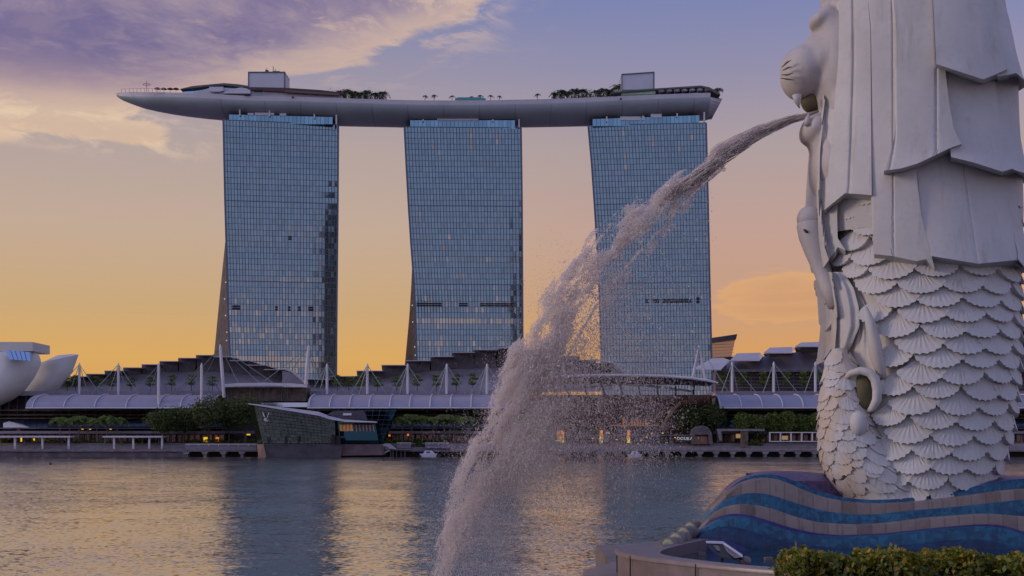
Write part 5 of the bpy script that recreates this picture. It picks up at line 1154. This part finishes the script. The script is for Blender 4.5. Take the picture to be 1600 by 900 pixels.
# ---------------------------------------------------------------- wave pedestal
def tile(name, ca, cb, tw, joint=(0.05, 0.05, 0.06), rough=.45, small=False):
    m = bpy.data.materials.new(name); m.use_nodes = True; nt = m.node_tree; nt.nodes.clear(); N = NT(nt)
    g = N.n('ShaderNodeNewGeometry'); s3 = N.n('ShaderNodeSeparateXYZ', i0=g.outputs['Position'])
    u = N.m('ADD', s3.outputs[0], N.m('MULTIPLY', s3.outputs[1], .6)); f = N.m('FRACT', N.m('DIVIDE', u, tw)); ident = N.m('FLOOR', N.m('DIVIDE', u, tw))
    jl = N.m('LESS_THAN', N.m('ABSOLUTE', N.m('SUBTRACT', f, .5)), .5 - .010 / tw)
    wn = N.n('ShaderNodeTexWhiteNoise', noise_dimensions='1D'); N.put(wn.inputs['W'], ident)
    if small:
        vo = N.n('ShaderNodeTexVoronoi'); N.put(vo.inputs['Vector'], g.outputs['Position']); vo.inputs['Scale'].default_value = 16
        rnd = N.m('FRACT', N.m('MULTIPLY', N.n('ShaderNodeSeparateColor', i0=vo.outputs['Color']).outputs[0], 1.0)); rnd = N.m('MULTIPLY_ADD', rnd, .6, N.m('MULTIPLY', wn.outputs[0], .4))
    else: rnd = N.m('MULTIPLY_ADD', N.noise(g.outputs['Position'], 5, 5, .65).outputs[0], .6, N.m('MULTIPLY', wn.outputs[0], .45))
    c = N.mix(N.smooth(rnd, .15, .85), tuple(ca) + (1,), tuple(cb) + (1,))
    mp = N.n('ShaderNodeMapping'); N.put(mp.inputs[0], g.outputs['Position']); mp.inputs['Scale'].default_value = (7, 7, 1.2)
    dirt = N.smooth(N.noise(mp.outputs[0], 1, 5, .7).outputs[0], .5, .75, 0, .55); c = N.mix(dirt, c, tuple(x * .4 for x in ca) + (1,))
    c = N.mix(N.m('MULTIPLY', N.m('SUBTRACT', 1.0, jl), .4), c, tuple(joint) + (1,))
    b = N.n('ShaderNodeBsdfPrincipled'); N.put(b.inputs['Base Color'], c); b.inputs['Roughness'].default_value = rough
    bp = N.n('ShaderNodeBump', in_Strength=.5, in_Distance=.008); N.put(bp.inputs['Height'], N.m('ADD', N.m('MULTIPLY', jl, .6), N.noise(g.outputs['Position'], 18, 4, .6).outputs[0])); N.put(b.inputs['Normal'], bp.outputs[0])
    N.n('ShaderNodeOutputMaterial', i0=b.outputs[0]); return m
M['tile_blue'] = tile('tile_blue', (0.006, 0.055, 0.13), (0.015, 0.135, 0.24), .34, (0.01, 0.03, 0.06), .38, True)
M['tile_deep'] = tile('tile_deep', (0.008, 0.018, 0.10), (0.014, 0.05, 0.17), .34, (0.01, 0.02, 0.06), .38, True)
M['tile_indigo'] = tile('tile_indigo', (0.02, 0.014, 0.12), (0.045, 0.04, 0.19), .3, (0.02, 0.01, 0.05), .45, True)
M['tile_violet'] = tile('tile_violet', (0.09, 0.055, 0.16), (0.16, 0.11, 0.22), .3, (0.04, 0.03, 0.06), .5, True)
M['tile_beige'] = tile('tile_beige', (0.155, 0.118, 0.105), (0.29, 0.23, 0.21), .21, (0.09, 0.07, 0.06), .6)
def zp(l): return [(900 + x / 2.286, 700 + y / 2.286) for x, y in l]
OUT = zp([(372, 372), (400, 340), (440, 290), (465, 248), (510, 190), (560, 130)])
CV = [zp([(560, 130), (620, 98), (680, 92), (740, 100), (800, 125), (860, 150), (940, 175), (1040, 187), (1160, 182), (1300, 165), (1400, 145), (1500, 120), (1600, 108), (1800, 112), (2000, 125)]),
      zp([(530, 168), (570, 132), (620, 112), (680, 104), (740, 115), (800, 145), (880, 175), (960, 190), (1060, 200), (1200, 193), (1400, 170), (1500, 155), (1600, 145), (1800, 148), (2000, 160)]),
      zp([(470, 240), (520, 195), (570, 170), (640, 158), (700, 168), (780, 195), (870, 222), (960, 237), (1060, 240), (1200, 225), (1400, 208), (1600, 185), (1800, 186), (2000, 198)]),
      zp([(450, 275), (500, 225), (560, 202), (620, 200), (700, 215), (780, 245), (870, 268), (1000, 275), (1100, 270), (1250, 250), (1450, 235), (1530, 238), (1600, 245), (1800, 262), (2000, 270)]),
      zp([(425, 312), (470, 270), (530, 238), (600, 234), (680, 256), (760, 283), (850, 304), (950, 314), (1100, 308), (1300, 286), (1450, 273), (1530, 275), (1600, 300), (1800, 330), (2000, 345)]),
      zp([(420, 320), (470, 276), (530, 245), (600, 245), (680, 268), (760, 297), (850, 312), (950, 319), (1100, 313), (1300, 291), (1450, 280), (1530, 284), (1600, 312), (1800, 345), (2000, 360)]),
      zp([(400, 345), (460, 303), (520, 280), (580, 282), (660, 308), (760, 338), (860, 355), (1000, 361), (1200, 348), (1400, 328), (1500, 333), (1600, 368), (1800, 400), (2000, 410)]),
      zp([(375, 372), (430, 340), (500, 322), (560, 335), (620, 366), (700, 395), (760, 420), (900, 440), (1200, 445), (2000, 470)])]
MT = ['tile_blue', 'tile_beige', 'tile_blue', 'tile_beige', 'tile_indigo', 'tile_blue', 'tile_mid', 'tile_indigo']
M['tile_mid'] = tile('tile_mid', (0.004, 0.020, 0.07), (0.008, 0.05, 0.14), .34, (0.01, 0.02, 0.06), .38, True)
NM = ['blue_tile_band', 'stone_block_band', 'blue_tile_band', 'stone_block_band', 'indigo_trim', 'blue_tile_band', 'deep_blue_band', 'violet_band']
PD = thing('wave_pedestal', 'blue and beige banded wave-shaped plinth carrying the white statue', 'pedestal', (PX(1400, 19), 20.5, 1.3))
def smoothpts(pts, n=90):
    xs = [p[0] for p in pts]; ys = [p[1] for p in pts]; gx = np.linspace(xs[0], xs[-1], n); gy = np.interp(gx, xs, ys)
    for _ in range(3): gy[1:-1] = (gy[:-2] + 2 * gy[1:-1] + gy[2:]) / 4
    return list(zip(gx, gy))
for k, c in enumerate(CV):
    D = 19.75 - .13 * k; x0 = c[0][0]; lead = [p for p in OUT if p[0] < x0 - 2]
    pts = smoothpts(lead + c); m = MB(); rows = []
    zb = 1.25
    for x, y in pts:
        # plan curve: front face bows away to the left end
        bw = max(0, (1160 - x) / 100.0); dd = D + .12 * bw ** 2
        top = P(x, y, dd); top.z = max(top.z, zb + .02)
        lip = .035
        rows.append([Vector((top.x, dd + .02, zb)), Vector((top.x, dd, (zb + top.z) / 2)), Vector((top.x, dd, top.z - lip)), Vector((top.x, dd + lip * .6, top.z)), Vector((top.x, dd + ((.45 + 2.95 * min(1, max(0, (x - 1190) / 60))) if k == 0 else .5), top.z)), Vector((top.x, dd + ((.45 + 2.95 * min(1, max(0, (x - 1190) / 60))) if k == 0 else .5), zb))])
    m.grid(rows); m.add(rows[0], [(0, 1, 2, 3, 4, 5)]); m.add(rows[-1], [(5, 4, 3, 2, 1, 0)])
    if k == 0:
        m.mi = [0] * len(m.mi); i = 0
        for r in range(len(rows) - 1):
            for j in range(5): m.mi[i] = 1 if j == 3 else 0; i += 1
        m.build(NM[k], [M['tile_blue'], M['tile_violet']], PD, smooth=35)
    else: m.build(NM[k], M[MT[k]], PD, smooth=35)
# rear crest seen behind the top band, left of the statue
m = MB(); pts = smoothpts([(1188, 742), (1215, 738.5), (1250, 737.5), (1285, 739), (1300, 742), (1345, 752), (1420, 770)], 40); rows = []
for x, y in pts: t_ = P(x, y, 21.3); rows.append([Vector((t_.x, 20.6, 1.3)), Vector((t_.x, 20.6, t_.z - .12)), Vector((t_.x, 21.3, t_.z)), Vector((t_.x, 22.6, t_.z)), Vector((t_.x, 22.6, 1.3))])
m.grid(rows); m.build('rear_crest', M['tile_violet'], PD, smooth=40)
# ---------------------------------------------------------------- basin tiers
M['granite'] = mat('granite', (0.17, 0.135, 0.14), .38, 0, .22, 3.0, .15, 30, .5, streak=.35)
M['granite_top'] = mat('granite_top', (0.20, 0.16, 0.165), .32, 0, .15, 3.0, .1, 30)
def ring(name, label, outer, inner, z0, z1, joint=1.0, fill=None):
    t = thing(name, label, 'basin', (outer[0][0], outer[0][1], z0))
    def sm(p, it=2):
        for _ in range(it):
            q = [p[0]]
            for a, b in zip(p, p[1:]): q += [(a[0] * .75 + b[0] * .25, a[1] * .75 + b[1] * .25), (a[0] * .25 + b[0] * .75, a[1] * .25 + b[1] * .75)]
            q.append(p[-1]); p = q
        return p
    o, i_ = sm(outer), sm(inner)
    def res(p, n=60):
        d_ = [0]
        for a, b in zip(p, p[1:]): d_.append(d_[-1] + math.dist(a, b))
        return [(float(np.interp(s_, d_, [q[0] for q in p])), float(np.interp(s_, d_, [q[1] for q in p]))) for s_ in np.linspace(0, d_[-1], n)]
    o, i_ = res(o), res(i_)
    m = MB(); c = .03
    m.grid([[Vector((a[0], a[1], z0)), Vector((a[0], a[1], z1 - .055))] for a in o]); m.build('wall', M['granite'], t, smooth=40)
    m = MB(); ov = .035; rows = []
    for a, b in zip(o, i_):
        A, B = Vector((a[0], a[1], 0)), Vector((b[0], b[1], 0)); n = (A - B).normalized(); A2 = A + n * ov
        rows.append([Vector((A.x, A.y, z1 - .055)), Vector((A2.x, A2.y, z1 - .055)), Vector((A2.x, A2.y, z1 - .02)), Vector((A2.x - n.x * .02, A2.y - n.y * .02, z1)), Vector((B.x, B.y, z1)), Vector((B.x, B.y, z0))])
    m.grid(rows); m.build('coping', M['granite_top'], t, smooth=40)
    for k in range(3, 60, 5): m = MB(); a = o[k]; b = i_[k]; n = (Vector((a[0], a[1], 0)) - Vector((b[0], b[1], 0))).normalized(); m.tube([Vector((a[0], a[1], z0)) + n * .036, Vector((a[0], a[1], z1 - .02)) + n * .036], .008, 4); m.build('joint', M['louvre'], t)
    return t
ring('fountain_basin', 'grey granite rim of the shallow fountain basin around the wave plinth', [(2.6, 19.2), (2.05, 18.6), (1.5, 17.9), (1.30, 17.1), (1.42, 16.2), (2.1, 15.05), (2.89, 14.15), (4.2, 13.15), (7.0, 12.6), (12, 12.6)],
     [(2.9, 19.2), (2.5, 18.4), (2.1, 17.5), (1.85, 16.8), (1.78, 16.15), (2.27, 15.16), (2.96, 14.33), (4.25, 13.35), (7.0, 12.85), (12, 12.85)], .6, 1.70)
ring('lower_terrace', 'lower curved granite step at the water edge, outside the fountain basin', [(2.0, 20.0), (1.5, 19.2), (.98, 18.0), (.90, 17.0), (1.02, 16.0), (1.75, 14.75), (2.6, 13.8), (4.0, 12.8), (7, 12.2), (12, 12.2)],
     [(2.7, 19.5), (2.1, 18.7), (1.5, 17.7), (1.36, 16.8), (1.6, 15.95), (2.2, 15.05), (2.92, 14.2), (4.2, 13.2), (7.0, 12.65), (12, 12.65)], -.5, 1.36)
m = MB(); m.add([(1.7, 16.2, 1.55), (2.9, 14.3, 1.55), (4.2, 13.3, 1.55), (12, 12.8, 1.55), (12, 20.2, 1.55), (2.6, 19.3, 1.55), (1.85, 17, 1.55)], [(0, 1, 2, 3, 4, 5, 6)])
tag(m.build('basin_water', mat('basin_water', (0.01, 0.05, 0.07), .06, 0, .3, 2.0, .25, 6)), 'still dark water in the shallow basin', None, None, 'structure')
m = MB(); m.box(1.5, 14, 12.3, 24, -1.5, 1.25); tag(m.build('island_base', M['granite']), 'stone base under the basin', None, None, 'structure')
m = MB(); m.box(1.6, 16, 4, 12.5, -1.5, 1.18); tag(m.build('plaza_paving', M['paving']), 'paved plaza beside the basin', None, None, 'structure')
# ---------------------------------------------------------------- floodlights
M['lamp_glass'] = mat('lamp_glass', (0.22, 0.25, 0.18), .35, .0, .2, 4, emis=(.6, .6, .4), estr=.03)
M['lamp_case'] = mat('lamp_case', (0.20, 0.175, 0.17), .6, .0, .2, 5)
for i, (px, py, r, D, lab) in enumerate(((1041, 862, .105, 17.6, 'round drum floodlight nearest the viewer, its pale lens facing left'), (1052, 851, .108, 18.1, 'second round drum floodlight from the front of the row'), (1064, 842, .108, 18.6, 'third round drum floodlight from the front of the row'), (1076, 833, .108, 19.1, 'fourth round drum floodlight from the front of the row'), (1086, 825, .106, 19.7, 'rearmost round drum floodlight of the row by the wave plinth'))):
    c = P(px, py, D); t = thing('drum_floodlight', lab, 'floodlight', (c.x, c.y, c.z - r), 'row of drum floodlights beside the wave plinth')
    ax = Vector((.62, .78, .05)).normalized(); a = ax.cross(Vector((0, 0, 1))).normalized(); b = ax.cross(a)
    def ringp(d_, rr): return [c + ax * d_ + (a * math.cos(q) + b * math.sin(q)) * rr for q in np.linspace(0, 2 * math.pi, 25)[:-1]]
    m = MB(); m.grid([ringp(-.16, r * .86), ringp(-.16, r), ringp(-.125, r), ringp(-.125, r * .90), ringp(0, r * .90), ringp(0, r), ringp(.03, r), ringp(.03, r * .9), ringp(.14, r * .82), ringp(.16, r * .5), ringp(.16, .001)], 0, True); m.build('housing', M['lamp_case'], t, smooth=30)
    m = MB(); m.grid([ringp(-.155, .001), ringp(-.16, r * .5), ringp(-.152, r * .87)], 0, True); m.build('lens', M['lamp_glass'], t, smooth=True)
    m = MB(); m.tube([c + Vector((0, 0, -r * .6)), Vector((c.x, c.y, 1.3))], .03, 8); m.box(c.x - .08, c.x + .08, c.y - .06, c.y + .06, c.z - r - .05, c.z - r); m.build('bracket', M['lamp_case'], t)
def zq(x, y, D): return P(1000 + x / 6.667, 800 + y / 6.667, D)
t = thing('square_floodlight', 'tilted rectangular floodlight with a ribbed grey face in front of the blue wave', 'floodlight', zq(900, 540, 16.2))
D = 16.2
f0 = [zq(690, 318, D), zq(860, 330, D + .1), zq(1062, 470, D - .2), zq(960, 492, D - .35), zq(850, 478, D - .38), zq(780, 430, D - .3), zq(715, 368, D - .1)]
m = MB(); m.prism(f0, (.06, .16, -.02)); m.build('housing', M['dark_case'] if 'dark_case' in M else M['dark_paint'], t)
m = MB(); m.prism([zq(685, 312, D - .02), zq(870, 318, D + .08), zq(1070, 455, D - .2), zq(1062, 475, D - .22), zq(862, 334, D + .07), zq(692, 326, D - .03)], (.03, .2, 0)); m.build('visor', M['white_steel'], t)
m = MB(); m.prism([zq(870, 345, D + .02), zq(1050, 470, D - .24), zq(985, 480, D - .34), zq(900, 410, D - .12)], (.0, -.012, 0)); m.build('cover_glass', M['lamp_case'], t)
m = MB(); m.prism([zq(765, 345, D - .09), zq(815, 350, D - .07), zq(840, 410, D - .2), zq(800, 400, D - .22)], (0, -.012, 0)); m.build('rating_plate', M['lamp_case'], t)
m = MB(); m.tube([zq(845, 480, D - .2), zq(845, 540, D - .2)], .03, 8); m.tube([zq(1050, 470, D - .1), zq(1060, 540, D - .1)], .03, 8); m.build('legs', M['dark_paint'], t)
m = MB(); m.ell(zq(1100, 510, D - .1), (.07, .06, .06), 12, 8); m.tube([zq(1040, 520, D - .1), zq(1130, 515, D - .1)], .035, 8); m.build('junction_box', M['lamp_case'], t)
for x0, lab in ((1345, 'pale tile post right of the square floodlight'), (645, 'pale tile post left of the square floodlight')):
    m = MB(); a = zq(x0, 420 if x0 < 1000 else 475, 18.0 if x0 < 1000 else 17.2); m.box(a.x - .05, a.x + .05, a.y, a.y + .1, 1.4, a.z); tag(m.build('tile_post', M['tile_beige']), lab, 'post')
# ---------------------------------------------------------------- hedge in front
def hedge():
    rng = np.random.default_rng(77); t = thing('clipped_hedge', 'clipped green hedge with yellow and orange leaf tips in the bottom right corner', 'hedge', (4.8, 12.0, 1.2))
    xs = PX(1228, 12.0); pts = []; n = 30000
    x = rng.uniform(xs, 7.4, n); yy = rng.uniform(11.6, 12.5, n)
    top = PZ(871, 12) - .025 * np.sin(x * 9) - .018 * np.sin(x * 23 + 1) - .02 * np.sin(x * 4.2 + 2) + .02 * np.sin(yy * 19) - .012 * (x - xs)
    top -= .05 * np.exp(-((x - (xs + 1.16)) / .08) ** 2) * 2 ; top -= 0.12 * np.clip((yy - 12.2) / .3, 0, 1) ** 2
    face = rng.uniform(0, 1, n); z = np.where(face < .55, top + rng.normal(0, .022, n), 1.2 + (top - 1.2) * rng.uniform(0, 1, n) ** .7)
    yy = np.where(face < .55, yy, np.where(rng.uniform(0, 1, n) < .7, 11.58 + rng.normal(0, .04, n) + .05 * np.sin(x * 13 + z * 9), yy))
    x = np.where((face > .9), xs + rng.normal(0, .03, n), x)
    v, f = leaves(np.stack([x, yy, z], 1), .055, .3, rng); fastmesh('leaves', v, f, M['leaf_hedge'], t)
    # fresh shoots standing up
    S = []; 
    for k in range(520):
        x0 = rng.uniform(xs, 7.4); y0 = rng.uniform(11.6, 12.3); z0 = PZ(871, 12) - .025 * math.sin(x0 * 9) - .018 * math.sin(x0 * 23 + 1) - .02 * math.sin(x0 * 4.2 + 2) - .012 * (x0 - xs)
        h = rng.uniform(.02, .085); 
        for q in range(6): S.append([x0 + rng.normal(0, .014), y0 + rng.normal(0, .014), z0 + h * q / 6])
    v, f = leaves(np.array(S), .045, 0, rng); fastmesh('shoots', v, f, M['leaf_shoot'], t)
    m = MB(); m.box(xs + .12, 7.3, 11.72, 12.35, 1.2, PZ(886, 12)); m.build('twigs', M['twig'], t)
    for k in range(14): x0 = xs + .15 + k * .33; m = MB(); m.tube([(x0, 12, 1.18), (x0 + .03, 12, 1.7)], .015, 5); m.build('stem', M['bark'], t)
M['twig'] = mat('twig', (0.02, 0.025, 0.01), .9, 0, .5, 20); M['leaf_shoot'] = leaf_mat('leaf_shoot', (0.14, 0.19, 0.02), (0.38, 0.34, 0.03), (0.55, 0.24, 0.03))
hedge()
# ================================================================= the water jet
def water_drop_mat(name, col, tr, lo, hi):
    m = bpy.data.materials.new(name); m.use_nodes = True; nt = m.node_tree; nt.nodes.clear(); N = NT(nt)
    g = N.n('ShaderNodeNewGeometry'); v = N.m('MULTIPLY_ADD', g.outputs['Random Per Island'], hi - lo, lo)
    c = N.mix(1.0, tuple(col) + (1,), N.n('ShaderNodeCombineColor', i0=v, i1=v, i2=v).outputs[0], 'MULTIPLY')
    df = N.n('ShaderNodeBsdfDiffuse'); N.put(df.inputs[0], c); tl = N.n('ShaderNodeBsdfTranslucent'); N.put(tl.inputs[0], c)
    mx = N.n('ShaderNodeMixShader', i0=.5); N.put(mx.inputs[1], df.outputs[0]); N.put(mx.inputs[2], tl.outputs[0])
    gl = N.n('ShaderNodeBsdfGlossy'); gl.inputs['Roughness'].default_value = .15
    m2 = N.n('ShaderNodeMixShader', i0=.04); N.put(m2.inputs[1], mx.outputs[0]); N.put(m2.inputs[2], gl.outputs[0])
    tp = N.n('ShaderNodeBsdfTransparent'); m3 = N.n('ShaderNodeMixShader', i0=tr); N.put(m3.inputs[1], m2.outputs[0]); N.put(m3.inputs[2], tp.outputs[0])
    N.n('ShaderNodeOutputMaterial', i0=m3.outputs[0]); return m
M['foam'] = water_drop_mat('foam', (.99, .93, .90), .42, .9, 1.0)
M['strand'] = water_drop_mat('strand', (.98, .90, .86), .48, .85, 1.0)
M['fine_drop'] = water_drop_mat('fine_drop', (.97, .90, .86), .25, .6, 1.0)
JC = [(1276, 177), (1230, 189), (1180, 210), (1120, 245), (1060, 290), (1000, 345), (950, 395), (905, 448), (865, 512), (838, 570), (808, 630), (776, 685), (750, 740), (732, 795), (718, 855), (708, 905), (700, 960), (696, 1000)]
JW = [4, 7, 12, 21, 32, 40, 45, 48, 50, 50, 52, 52, 52, 53, 55, 58, 62, 66]
_d = [0]
for a, b in zip(JC, JC[1:]): _d.append(_d[-1] + math.dist(a, b))
JL = _d[-1]; _d = np.array(_d); _jx = np.array([p[0] for p in JC]); _jy = np.array([p[1] for p in JC]); _jw = np.array(JW)
def jpos(s): return np.interp(s, _d, _jx), np.interp(s, _d, _jy), np.interp(s, _d, _jw)
def jdir(s):
    x0, y0, _ = jpos(s - 12); x1, y1, _ = jpos(s + 12); dx, dy = x1 - x0, y1 - y0; L = np.hypot(dx, dy) + 1e-6; return dx / L, dy / L
JD = 20.9
def world(px, py, D): return np.stack([(px - CXP) / FPX * D, D, CAMZ + (HZ - py) / FPX * D], -1)
OCT_F = np.array([(0, 1, 3), (1, 2, 3), (2, 0, 3), (1, 0, 4), (2, 1, 4), (0, 2, 4)])
def blobs(c, r, ax=None, el=None):
    n = len(c); r = r[:, None]
    if ax is None: ax = RNG.normal(size=(n, 3)); 
    ax = ax / np.linalg.norm(ax, axis=1)[:, None]; el = np.ones(n) if el is None else el
    t = RNG.normal(size=(n, 3)); u = np.cross(ax, t); u /= np.linalg.norm(u, axis=1)[:, None] + 1e-9; w_ = np.cross(ax, u)
    V = np.stack([c + u * r, c + (-.5 * u + .87 * w_) * r, c + (-.5 * u - .87 * w_) * r, c + ax * r * el[:, None], c - ax * r * el[:, None]], 1)
    F = (OCT_F[None] + (np.arange(n) * 5)[:, None, None]); return V.reshape(-1, 3), F.reshape(-1, 3)
def pnoise(p, sc, seed=0):     # cheap value noise on arrays
    q = p * sc + seed * 17.3; i = np.floor(q).astype(int); f = q - i; f = f * f * (3 - 2 * f); out = 0
    def h(ix, iy, iz): v = np.sin(ix * 127.1 + iy * 311.7 + iz * 74.7) * 43758.5453; return v - np.floor(v)
    for a in (0, 1):
        for b in (0, 1):
            for c in (0, 1):
                wgt = (f[:, 0] if a else 1 - f[:, 0]) * (f[:, 1] if b else 1 - f[:, 1]) * (f[:, 2] if c else 1 - f[:, 2]); out = out + wgt * h(i[:, 0] + a, i[:, 1] + b, i[:, 2] + c)
    return out
JT = thing('water_jet', 'arching jet of white water and falling spray from the lion mouth into the bay', 'water jet', (PX(700, JD), JD, 0.02))
# 1 filaments of the compact stream
n = 4600; s = RNG.uniform(0, 1, n) ** 1.2 * 240; x, y, w = jpos(s); dx, dy = jdir(s)
k = RNG.normal(0, .42, n).clip(-1, 1.1); k = np.where(s > 170, -np.abs(k) * 1.15 + .12, k); yy = JD + RNG.normal(0, .35, n).clip(-1, 1) * w / 100
px = x - dy * k * w * .8; py = y + dx * k * w * .8
c = world(px, py, yy); ax = np.stack([dx, RNG.normal(0, .04, n), -dy], 1) + RNG.normal(0, .04, (n, 3))
V, F = blobs(c, RNG.uniform(.004, .011, n) * (1 + s / 700), ax, RNG.uniform(8, 24, n) * (1 - .6 * s / 520))
fastmesh('stream', V, F, M['strand'], JT, True, 3)
# 2 foam clumps
n = 1000000; s = 55 + RNG.uniform(0, 1, n) ** .85 * (JL - 55); x, y, w = jpos(s); dx, dy = jdir(s)
k = RNG.uniform(-1.15, 1.25, n); yy = JD + RNG.normal(0, .33, n).clip(-.9, .9) * w / 100
px = x - dy * k * w * .8; py = y + dx * k * w * .8
cc = world(px, py, yy)
# coordinates along/across the flow give streaky clumps
al = s / 100; P3 = np.stack([al * .8, k * w / 100 * 2.2, yy * 1.2], 1)
nl = pnoise(np.stack([al * 1.4, k * .9, yy * 0], 1), 1.9, 31) * .6 + pnoise(np.stack([al * 1.4, k * .9, yy * 0], 1), 5.0, 32) * .4
px = px - dy * (nl - .5) * 15 * np.clip(s / 400, 0, 1); py = py + dx * (nl - .5) * 15 * np.clip(s / 400, 0, 1); cc = world(px, py, yy)
nz = .5 * pnoise(P3, 2.2, 1) + .3 * pnoise(P3, 5.5, 2) + .2 * pnoise(P3, 13, 3)
side = k * np.sign(-dy * 0 + 1)      # k<0: upper/left outer edge? resolved below
grow = np.clip((s - 50) / 120, 0, 1)
edge = 1 - np.abs(k) ** 2.2
late = np.clip((s - 620) / 500, 0, 1)
dens = edge * .56 + (nz - .5) * 2.7 * (1 - .35 * late) - .10
# the outer (left / upper) half is the dense bright one; thins inward in the fall
dens += np.where(k > 0, .0, .0) - .10 * late - .32 * np.maximum(0, -k) * np.clip(s / 500, 0, 1)
keep = (dens * grow > RNG.uniform(.08, .85, n)) & (RNG.uniform(0, 1, n) < (1 - .78 * late))
c = cc[keep]; sk = s[keep]; m_ = len(c); lt = late[keep]
axv = np.stack([dx[keep], np.zeros(m_), -dy[keep]], 1) + RNG.normal(0, .35, (m_, 3))
V, F = blobs(c, RNG.lognormal(math.log(.0043), .42, m_).clip(.0025, .02) * (1 - .25 * lt), axv, RNG.uniform(1.2, 3.6, m_))
fastmesh('foam_drops', V, F, M['foam'], JT, False, 3)['kind'] = 'stuff'
# 3 ragged shoots thrown off the upper edge
n = 2600; s = RNG.uniform(170, 620, n); x, y, w = jpos(s); dx, dy = jdir(s)
ph = pnoise(np.stack([s / 100 * 5, s * 0, s * 0], 1), 1.0, 9)
k = 1.0 + RNG.uniform(0, .45, n) * (ph > .5)
sgn = np.where(True, -1, 1)
px = x + dy * k * w * .8 * -1 * -1; py = y - dx * k * w * .8 * -1 * -1
c = world(px, py, JD + RNG.normal(0, .2, n)); axv = np.stack([dx * .5, np.zeros(n), -dy + 1.0], 1) + RNG.normal(0, .3, (n, 3))
V, F = blobs(c, RNG.uniform(.003, .009, n), axv, RNG.uniform(2, 6, n)); fastmesh('spray_shoots', V, F, M['foam'], JT, False, 3)['kind'] = 'stuff'
# 4 fine drops raining inside the arc
n = 420000; s = RNG.uniform(60, JL, n); x, y, w = jpos(s)
fall = RNG.exponential(1.0, n)
px = x + RNG.normal(0, 12, n) + np.where(s > 560, RNG.exponential(55, n), 0); py = y + w * .4 + fall * (60 + s * .16)
# wide veil under the arc: right part rains to the water
veil = RNG.uniform(0, 1, n) < .62
vx = 700 + RNG.beta(1.6, 1.9, n) * 400; topy = np.interp(vx, _jx[::-1], _jy[::-1]) + 20; vy = topy + RNG.beta(2.3, 1.3, n) * (735 + RNG.exponential(45, n) - topy)
px = np.where(veil, vx, px); py = np.where(veil, vy, py)
dd = JD + RNG.normal(0, .55, n); c = world(px, py, dd)
nz = pnoise(c, 1.6, 5) * .6 + pnoise(c, 4.5, 6) * .4
xr = np.clip((px - 880) / 240, 0, 1); low = np.clip((py - 360) / 260, 0, 1)
pr = (.50 + .50 * low) * (1 - xr) ** .8 * np.clip((nz - .25) * 2.2, .1, 1) * np.where(py > 712, np.exp(-(py - 712) / 70.0), 1)
keep = (RNG.uniform(0, 1, n) < pr) & (c[:, 2] > .05) & (px < 1130)
c = c[keep]; m_ = len(c); axv = np.stack([RNG.normal(-.25, .2, m_), RNG.normal(0, .2, m_), np.ones(m_)], 1)
V, F = blobs(c, RNG.lognormal(math.log(.0040), .45, m_).clip(.002, .014), axv, RNG.uniform(1, 2.4, m_)); fastmesh('rain_drops', V, F, M['fine_drop'], JT, False, 3)['kind'] = 'stuff'
print('DROPS', m_)
# 5 fine mist: very small droplets drifting off the inner side of the fall
n = 280000; s = 420 + RNG.uniform(0, 1, n) ** .8 * (JL - 420); x, y, w = jpos(s); dx, dy = jdir(s); late = np.clip((s - 480) / 420, 0, 1)
off = RNG.normal(0, .75, n) - np.abs(RNG.normal(0, 1.1, n)) * late * .8
px = x - dy * off * w; py = y + dx * off * w; c = world(px, py, JD + RNG.normal(0, .28, n))
nz = pnoise(c * np.array([1, 1, .45]), 2.6, 41) * .6 + pnoise(c * np.array([1, 1, .5]), 6.5, 42) * .4
keep = (RNG.uniform(0, 1, n) < np.clip((nz - .3) * 2.6, .05, 1) * (.25 + .75 * late)) & (c[:, 2] > .02); c = c[keep]; m_ = len(c)
V, F = blobs(c, RNG.lognormal(math.log(.0034), .35, m_), None, RNG.uniform(1, 1.8, m_)); fastmesh('mist', V, F, M['foam'], JT, False, 3)['kind'] = 'stuff'
